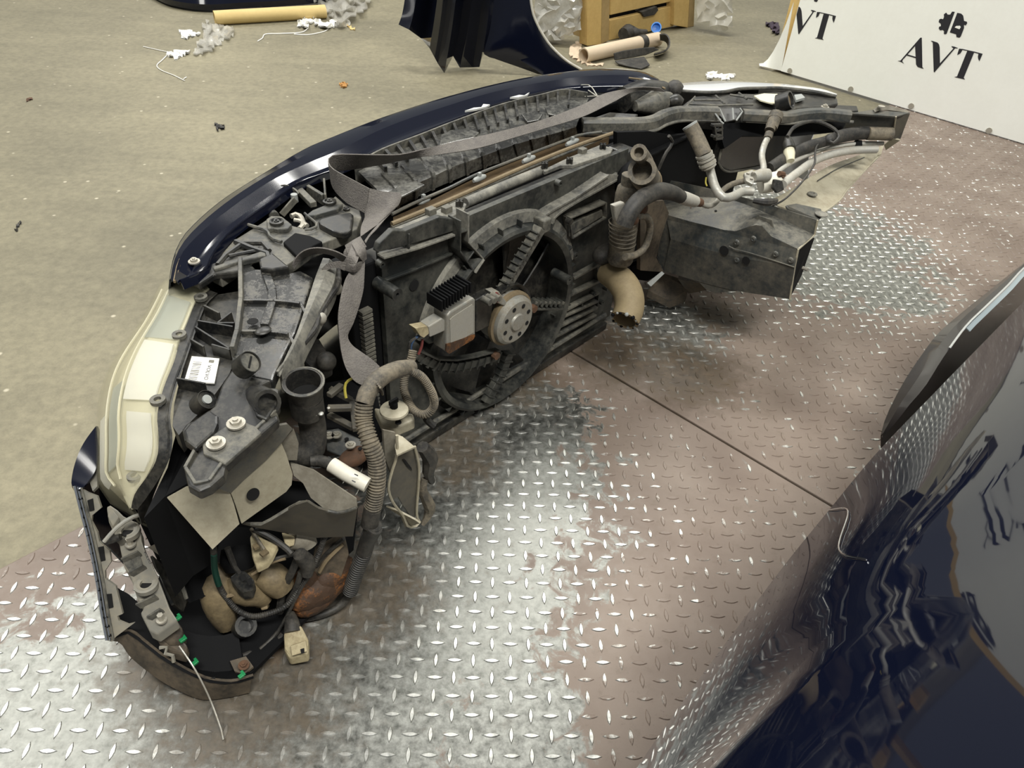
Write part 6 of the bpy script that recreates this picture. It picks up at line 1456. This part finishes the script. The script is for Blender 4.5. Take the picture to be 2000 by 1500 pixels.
def crumple(c, poly, step, amp, base=0.0, mb=None, zf=GZ):
    amp *= .75
    mb = mb or MB()
    xs = [p[0] for p in poly]; ys = [p[1] for p in poly]
    nx = int((max(xs) - min(xs)) / step) + 2; ny = int((max(ys) - min(ys)) / step) + 2
    idx = {}
    top = []; 
    def vert(i, j):
        if (i, j) not in idx:
            x = min(xs) + (i + random.uniform(-.35, .35)) * step; y = min(ys) + (j + random.uniform(-.35, .35)) * step
            idx[(i, j)] = len(top); top.append(Z(*c(x, y), zf + base + random.random() ** 1.5 * amp + .002))
        return idx[(i, j)]
    fs = []
    for i in range(nx):
        for j in range(ny):
            if inside(min(xs) + (i + .5) * step, min(ys) + (j + .5) * step, poly):
                a, b, d, e = vert(i, j), vert(i + 1, j), vert(i + 1, j + 1), vert(i, j + 1)
                fs += [(a, b, d), (a, d, e)] if random.random() < .5 else [(a, b, e), (b, d, e)]
    k = len(top); low = [Vector((p.x, p.y, max(zf + .0005, p.z - .006))) for p in top]
    return mb.add(top + low, fs + [tuple(i + k for i in reversed(q)) for q in fs])
# film at the tube's near end
FL = thing('plastic_film', 'crumpled clear film with loose strings under the left tube end', 'film', onf(D5, 600, 280))
crumple(D5, [(490, 240), (530, 170), (620, 200), (740, 220), (770, 260), (740, 310), (640, 370), (560, 430), (470, 450), (400, 440), (450, 380), (500, 300)], 26, .03).build('sheet', M['film'], FL, ang=55)
crumple(D5, [(195, 450), (260, 425), (350, 420), (400, 430), (330, 470), (290, 500), (230, 480)], 20, .02).build('twisted_end', M['filmwhite'], FL, smooth=False)
crumple(D5, [(285, 255), (380, 255), (490, 280), (430, 305), (320, 330), (330, 290)], 18, .015).build('torn_strip', M['filmwhite'], FL, smooth=False)
for q in ([(200, 470), (160, 510), (115, 555), (150, 595), (260, 640), (350, 685)], [(0, 395), (110, 420), (200, 440)], [(340, 670), (365, 655)]):
    MB().tube([Z(*D5(*p), GZ + .003) for p in q], .0022, 5).build('string', M['filmwhite'], FL)
FL2 = thing('plastic_film', 'heap of clear film with a white twist at the tube\'s right end', 'film', onf(D5, 1650, 180))
crumple(D5, [(1450, -20), (1920, -20), (1910, 40), (1830, 110), (1750, 130), (1770, 200), (1700, 235), (1620, 225), (1570, 110), (1480, 40)], 30, .06).build('sheet', M['film'], FL2, ang=55)
crumple(D5, [(1305, 180), (1350, 145), (1450, 150), (1540, 185), (1650, 160), (1620, 215), (1500, 220), (1430, 190), (1390, 235), (1310, 220)], 20, .035).build('white_twist', M['filmwhite'], FL2, smooth=False)
crumple(D5, [(1720, 200), (1800, 235), (1830, 255), (1760, 245)], 16, .01).build('corner', M['card'], FL2, smooth=False)
for q in ([(1400, 240), (1340, 275), (1180, 285), (1040, 290), (1010, 325), (970, 350)], [(1590, 220), (1540, 265), (1400, 295), (1280, 290)]):
    MB().tube([Z(*D5(*p), GZ + .003) for p in q], .0026, 5).build('string', M['filmwhite'], FL2)
# dark bumper at the top edge
b0 = [(20, -60), (180, 28), (330, 66), (480, 84), (640, 86), (850, 70), (1050, 62), (1200, 52), (1380, 38), (1560, 10), (1700, -40)]
lowc = cr([Z(*D5(*p), GZ + .012) for p in b0], 30)
DB = MB().grid([[p + Vector((.02, .06, 0)) for p in lowc], lowc, [p + Vector((0, -.008, .03)) for p in lowc], [p + Vector((.0, .03, .09)) for p in lowc], [p + Vector((.02, .12, .20)) for p in lowc], [p + Vector((.03, .25, .30)) for p in lowc]], .004).build('car_bumper', M['navy'])
tag(DB, 'dark blue car bumper at the top edge behind the cardboard tube', 'car part'); rebase(DB, lowc[15] + Vector((0, .05, -.012)))
# fender with folded black inner side
o1 = onf(D3, 490, 712); n1 = Vector((CAM.x - o1.x, CAM.y - o1.y, 0)).normalized()
n1 = (n1 + Vector((.25, 0, .0))).normalized()
def FP(pts, off): return [PL(*D3(*p), o1 + n1 * off, n1) for p in pts]
cols = [([(145, -300), (85, 100), (42, 240)], -.10), ([(255, -300), (190, 120), (145, 290)], -.02), ([(370, -300), (300, 150), (262, 375)], -.08), ([(460, -300), (390, 200), (345, 470)], .0), ([(560, -300), (490, 250), (425, 620)], -.02),
        ([(640, -300), (560, 300), (490, 712)], .0), ([(720, -300), (640, 260), (575, 545)], -.05), ([(800, -300), (720, 280), (640, 660)], -.02), ([(900, -300), (820, 300), (765, 658)], -.03), ([(965, -300), (900, 300), (828, 655)], .02), ([(988, -300), (990, 265), (880, 430)], -.02)]
M['glossfender'] = mat('glossy_black_inner', (0.004, 0.005, 0.010), 0.12, coat=1.0)
fe = MB().grid([cr(FP(p, o * 1.5), 14) for p, o in cols], .003).build('car_fender', M['glossfender'])
tag(fe, 'glossy black folded fender standing on its point', 'car part')
rebase(fe, o1)
o2 = onf(D3, 1400, 745); n2 = Vector((CAM.x - o2.x, CAM.y - o2.y, 0)).normalized(); n2 = (n2 + Vector((.15, -.1, .25))).normalized()
def FP2(pts, off): return [Vector((q.x, q.y, max(q.z, GZ + .004))) for q in (PL(*D3(*p), o2 + n2 * off, n2) for p in pts)]
FE2 = thing('car_fender', 'dark blue fender with a wheel arch edge beside the wrapped bundle', 'car part', o2)
k0 = cr(FP2([(880, -300), (900, 150), (890, 330), (872, 520), (1000, 580), (1240, 664), (1400, 744)], -.02), 24)
k1 = cr(FP2([(1135, -300), (1160, 120), (1205, 290), (1265, 430), (1340, 545), (1420, 640), (1500, 735)], .0), 24)
k2 = cr(FP2([(1300, -300), (1345, 80), (1395, 230), (1460, 350), (1540, 460), (1680, 590), (1830, 680)], .01), 24)
MB().grid([k0, [a.lerp(b, .5) + n2 * .01 for a, b in zip(k0, k1)], k1, [a.lerp(b, .5) + n2 * .004 for a, b in zip(k1, k2)], k2], .003).build('skin', M['navy'], FE2, ang=25)
MB().tube(k2, .0055, 8, smooth=False).build('arch_flange', M['alubright'], FE2)
def crumple_up(c, poly, step, amp, p0, nrm, deep, dome):
    xs = [q[0] for q in poly]; ys = [q[1] for q in poly]; top = []; idx = {}; fs = []
    cx, cy = sum(xs) / len(xs), sum(ys) / len(ys); hw = (max(xs) - min(xs)) / 2; hh = (max(ys) - min(ys)) / 2
    def vert(i, j):
        if (i, j) not in idx:
            x = min(xs) + (i + random.uniform(-.4, .4)) * step; y = min(ys) + (j + random.uniform(-.4, .4)) * step
            r = min(1, max(abs(x - cx) / hw, abs(y - cy) / hh))
            idx[(i, j)] = len(top); top.append(PL(*c(x, y), p0 + nrm * (dome * math.sqrt(1 - r ** 2.5) + random.uniform(-amp, amp)), nrm))
        return idx[(i, j)]
    for i in range(int(2 * hw / step) + 2):
        for j in range(int(2 * hh / step) + 2):
            if inside(min(xs) + (i + .5) * step, min(ys) + (j + .5) * step, poly):
                a, b, d, e = vert(i, j), vert(i + 1, j), vert(i + 1, j + 1), vert(i, j + 1)
                fs += [(a, b, d), (a, d, e)] if random.random() < .5 else [(a, b, e), (b, d, e)]
    top = [Vector((q.x, q.y, max(q.z, GZ + .001))) for q in top]
    k = len(top); low = [q - nrm * deep for q in top]
    cnt = {}
    for f in fs:
        for a, b in zip(f, f[1:] + f[:1]): cnt[(a, b)] = 1
    sides = [(b, a, a + k, b + k) for (a, b) in cnt if (b, a) not in cnt]
    return MB().add(top + low, fs + [tuple(i + k for i in reversed(q)) for q in fs] + sides)
# wrapped bundle
wb = MB(); pts = [(1380, -200), (1800, -200), (1845, 100), (1850, 225), (1800, 300), (1700, 350), (1535, 410), (1480, 385), (1400, 250), (1370, 120)]
wc = onf(D3, 1560, 415); nw = Vector((CAM.x - wc.x, CAM.y - wc.y, 0)).normalized()
WB = crumple_up(D3, pts, 42, .016, wc + nw * .03, nw, .08, .05).build('wrapped_bundle', M['foilgrey'], ang=50)
tag(WB, 'bundle wrapped in crumpled grey plastic film beside the wooden crate', 'bundle'); rebase(WB, wc)
# wooden crate
ca, cb = onf(D4, 300, 482), onf(D4, 1235, 303); cd = (cb - ca).normalized(); cnn = Vector((cd.y, -cd.x, 0))
if cnn.dot(CAM - ca) < 0: cnn = -cnn
def PC(pts, off=0): return [PL(*D4(*p), ca + cnn * off, cnn) for p in pts]
CR = thing('wooden_crate', 'pine slatted crate at the top edge behind the pale tube', 'crate', (ca + cb) / 2 - cnn * .2)
def crpart(pts, off, t, m, name):
    return MB().prism([Vector((q.x, q.y, max(q.z, GZ))) for q in PC(pts, off)], -cnn * t).build(name, M[m], CR, smooth=False, bev=.003)
UPY = -420
crpart([(160, UPY), (318, UPY), (300, 485), (150, 500)], .0, .06, 'wood', 'post')
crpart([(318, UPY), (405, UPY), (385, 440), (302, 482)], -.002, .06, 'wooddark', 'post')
crpart([(1105, UPY), (1285, UPY), (1242, 303), (1093, 275)], .0, .06, 'wood', 'post')
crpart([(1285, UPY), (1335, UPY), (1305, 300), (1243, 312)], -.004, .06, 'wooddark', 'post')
crpart([(398, 218), (1095, 60), (1088, 285), (385, 440)], -.03, .025, 'wood', 'plank')
crpart([(400, -200), (1100, -330), (1100, 8), (400, 165)], -.03, .025, 'wood', 'plank')
crpart([(398, UPY), (1100, UPY), (1090, 280), (390, 430)], -.10, .01, 'dark_hole', 'gap_shade')  # black sheet painting the shade between the planks
crpart([(735, 130), (905, 70), (925, 110), (880, 165), (770, 188)], -.015, .05, 'rubber', 'hanging_pad')
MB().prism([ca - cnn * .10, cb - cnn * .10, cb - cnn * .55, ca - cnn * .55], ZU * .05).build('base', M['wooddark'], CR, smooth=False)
for x in (390, 1090):
    p = PC([(x, 430 if x < 500 else 280)], 0)[0]; p.z = GZ
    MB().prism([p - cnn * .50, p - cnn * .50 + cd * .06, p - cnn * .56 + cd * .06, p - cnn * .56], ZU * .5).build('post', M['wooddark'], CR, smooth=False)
# clear bag hanging beside it
bc = onf(D4, 1560, 345); nb = Vector((CAM.x - bc.x, CAM.y - bc.y, 0)).normalized()
bag = [(1345, -200), (1690, -200), (1700, 100), (1690, 200), (1718, 240), (1690, 260), (1665, 345), (1620, 345), (1500, 270), (1335, 212), (1340, 100)]
BG = crumple_up(D4, bag, 48, .014, bc + nb * .05, nb, .02, .03).build('plastic_bag', M['film'], ang=50); tag(BG, 'clear crumpled plastic bag standing right of the wooden crate', 'bag'); rebase(BG, bc)
# black strap around the pale tube
RS = thing('rubber_strap', 'black rubber strap looped over the pale cardboard tube', 'strap', onf(D4, 640, 640))
ax = (tq2 - tp2).normalized(); mid = tp2.lerp(tq2, .765)
MB().lathe(mid - ax * tr2 * .55, ax, [(tr2 * 1.03, 0), (tr2 * 1.10, .002), (tr2 * 1.10, tr2 * 1.1), (tr2 * 1.03, tr2 * 1.1)], 24).build('band', M['rubber'], RS)
MB().slab([Z(*D4(*p), GZ + h) for *p, h in ((445, 575, .05), (560, 545, .05), (720, 520, .055), (880, 508, .05), (935, 540, .02), (790, 598, .02), (650, 625, .02), (455, 655, .015))], .01).build('flat_end', M['rubber'], RS, smooth=False, bev=.004)
MB().slab([Z(*D4(*p), GZ + h) for *p, h in ((450, 655, .02), (640, 625, .025), (770, 610, .03), (832, 700, .012), (742, 742, .012), (600, 715, .012), (480, 682, .012))], .008).build('flat_end', M['rubber'], RS, smooth=False, bev=.004)
la = [Z(*D4(*p), GZ + h) for *p, h in ((935, 380, .085), (1000, 378, .085), (1035, 430, .07), (1030, 510, .05), (960, 555, .045), (880, 575, .04))]
lb_ = [Z(*D4(*p), GZ + h) for *p, h in ((940, 440, .04), (990, 450, .04), (1020, 490, .025), (1005, 540, .01), (945, 570, .008), (870, 590, .008))]
MB().loft([la, lb_], 20, .006).build('loop', M['rubber'], RS)
MB().tube([Z(*D4(*p), GZ + .05) for p in ((540, 370), (610, 345), (700, 355), (790, 345))], [.03, .04, .02, .012], 12).build('buckle', M['rubber'], RS)
c = Z(*D4(898, 305), GZ + .05); axb = ((CAM - c).normalized() + ZU * .2).normalized()
rb = psz(c, 10)
BC = MB().lathe(c - axb * .012, axb, [(.0001, 0), (rb * .75, 0), (rb, .012), (rb, .03), (rb * .78, .03), (rb * .7, .012), (.0001, .010)], 22).build('bottle_cap', mat('blue_plastic', (0.02, 0.20, 0.62), 0.35))
tag(BC, 'bright blue plastic cap beside the pale tube', 'cap'); rebase(BC, (c.x, c.y, GZ))
# small litter
def litter(name, label, cat, c, poly, step, amp, m, grp=None):
    o = crumple(c, poly, step, amp).build(name, M[m], smooth=False)
    tag(o, label, cat, grp); cx = sum(p[0] for p in poly) / len(poly); cy = sum(p[1] for p in poly) / len(poly)
    return rebase(o, onf(c, cx, cy))
M['leaf'] = mat('dry_leaf', (0.42, 0.22, 0.06), 0.7, dust=.5, dcol=(0.3, 0.12, 0.02), ns=60)
M['purple'] = mat('purple_cloth', (0.05, 0.032, 0.05), 0.8)
litter('dry_leaf', 'small dry orange leaf on the concrete floor', 'leaf', D5, [(1660, 705), (1700, 692), (1735, 705), (1725, 730), (1680, 738)], 11, .012, 'leaf')
litter('plastic_scrap', 'white crumpled plastic scrap on the floor left of the white board', 'scrap', D4, [(1432, 820), (1450, 785), (1540, 775), (1600, 800), (1640, 790), (1755, 800), (1740, 845), (1640, 860), (1560, 838), (1450, 835)], 22, .02, 'filmwhite')
litter('cloth_scrap', 'dark purple rag lying behind the wooden post of the board', 'cloth', D2, [(150, 420), (250, 400), (380, 420), (390, 600), (300, 590), (220, 480)], 40, .03, 'purple')
litter('cardboard_scrap', 'torn cardboard scraps around the open end of the pale tube', 'scrap', D4, [(-40, 500), (40, 450), (100, 500), (60, 560), (70, 640), (200, 670), (330, 690), (330, 715), (150, 705), (40, 640), (-40, 600)], 26, .012, 'cardpink')
litter('dark_scrap', 'small black torn scrap on the concrete', 'scrap', A1, [(1188, 685), (1215, 690), (1250, 692), (1248, 708), (1225, 712), (1205, 722), (1212, 702)], 9, .012, 'rubber')
litter('dark_scrap', 'thin dark sliver near the left edge of the concrete', 'scrap', A1, [(80, 1288), (92, 1250), (125, 1215), (105, 1255), (92, 1288)], 9, .008, 'rubber')
litter('dark_scrap', 'tiny dark flake on the upper left concrete', 'scrap', A1, [(132, 552), (160, 546), (185, 545), (160, 560)], 8, .006, 'rustbolt')
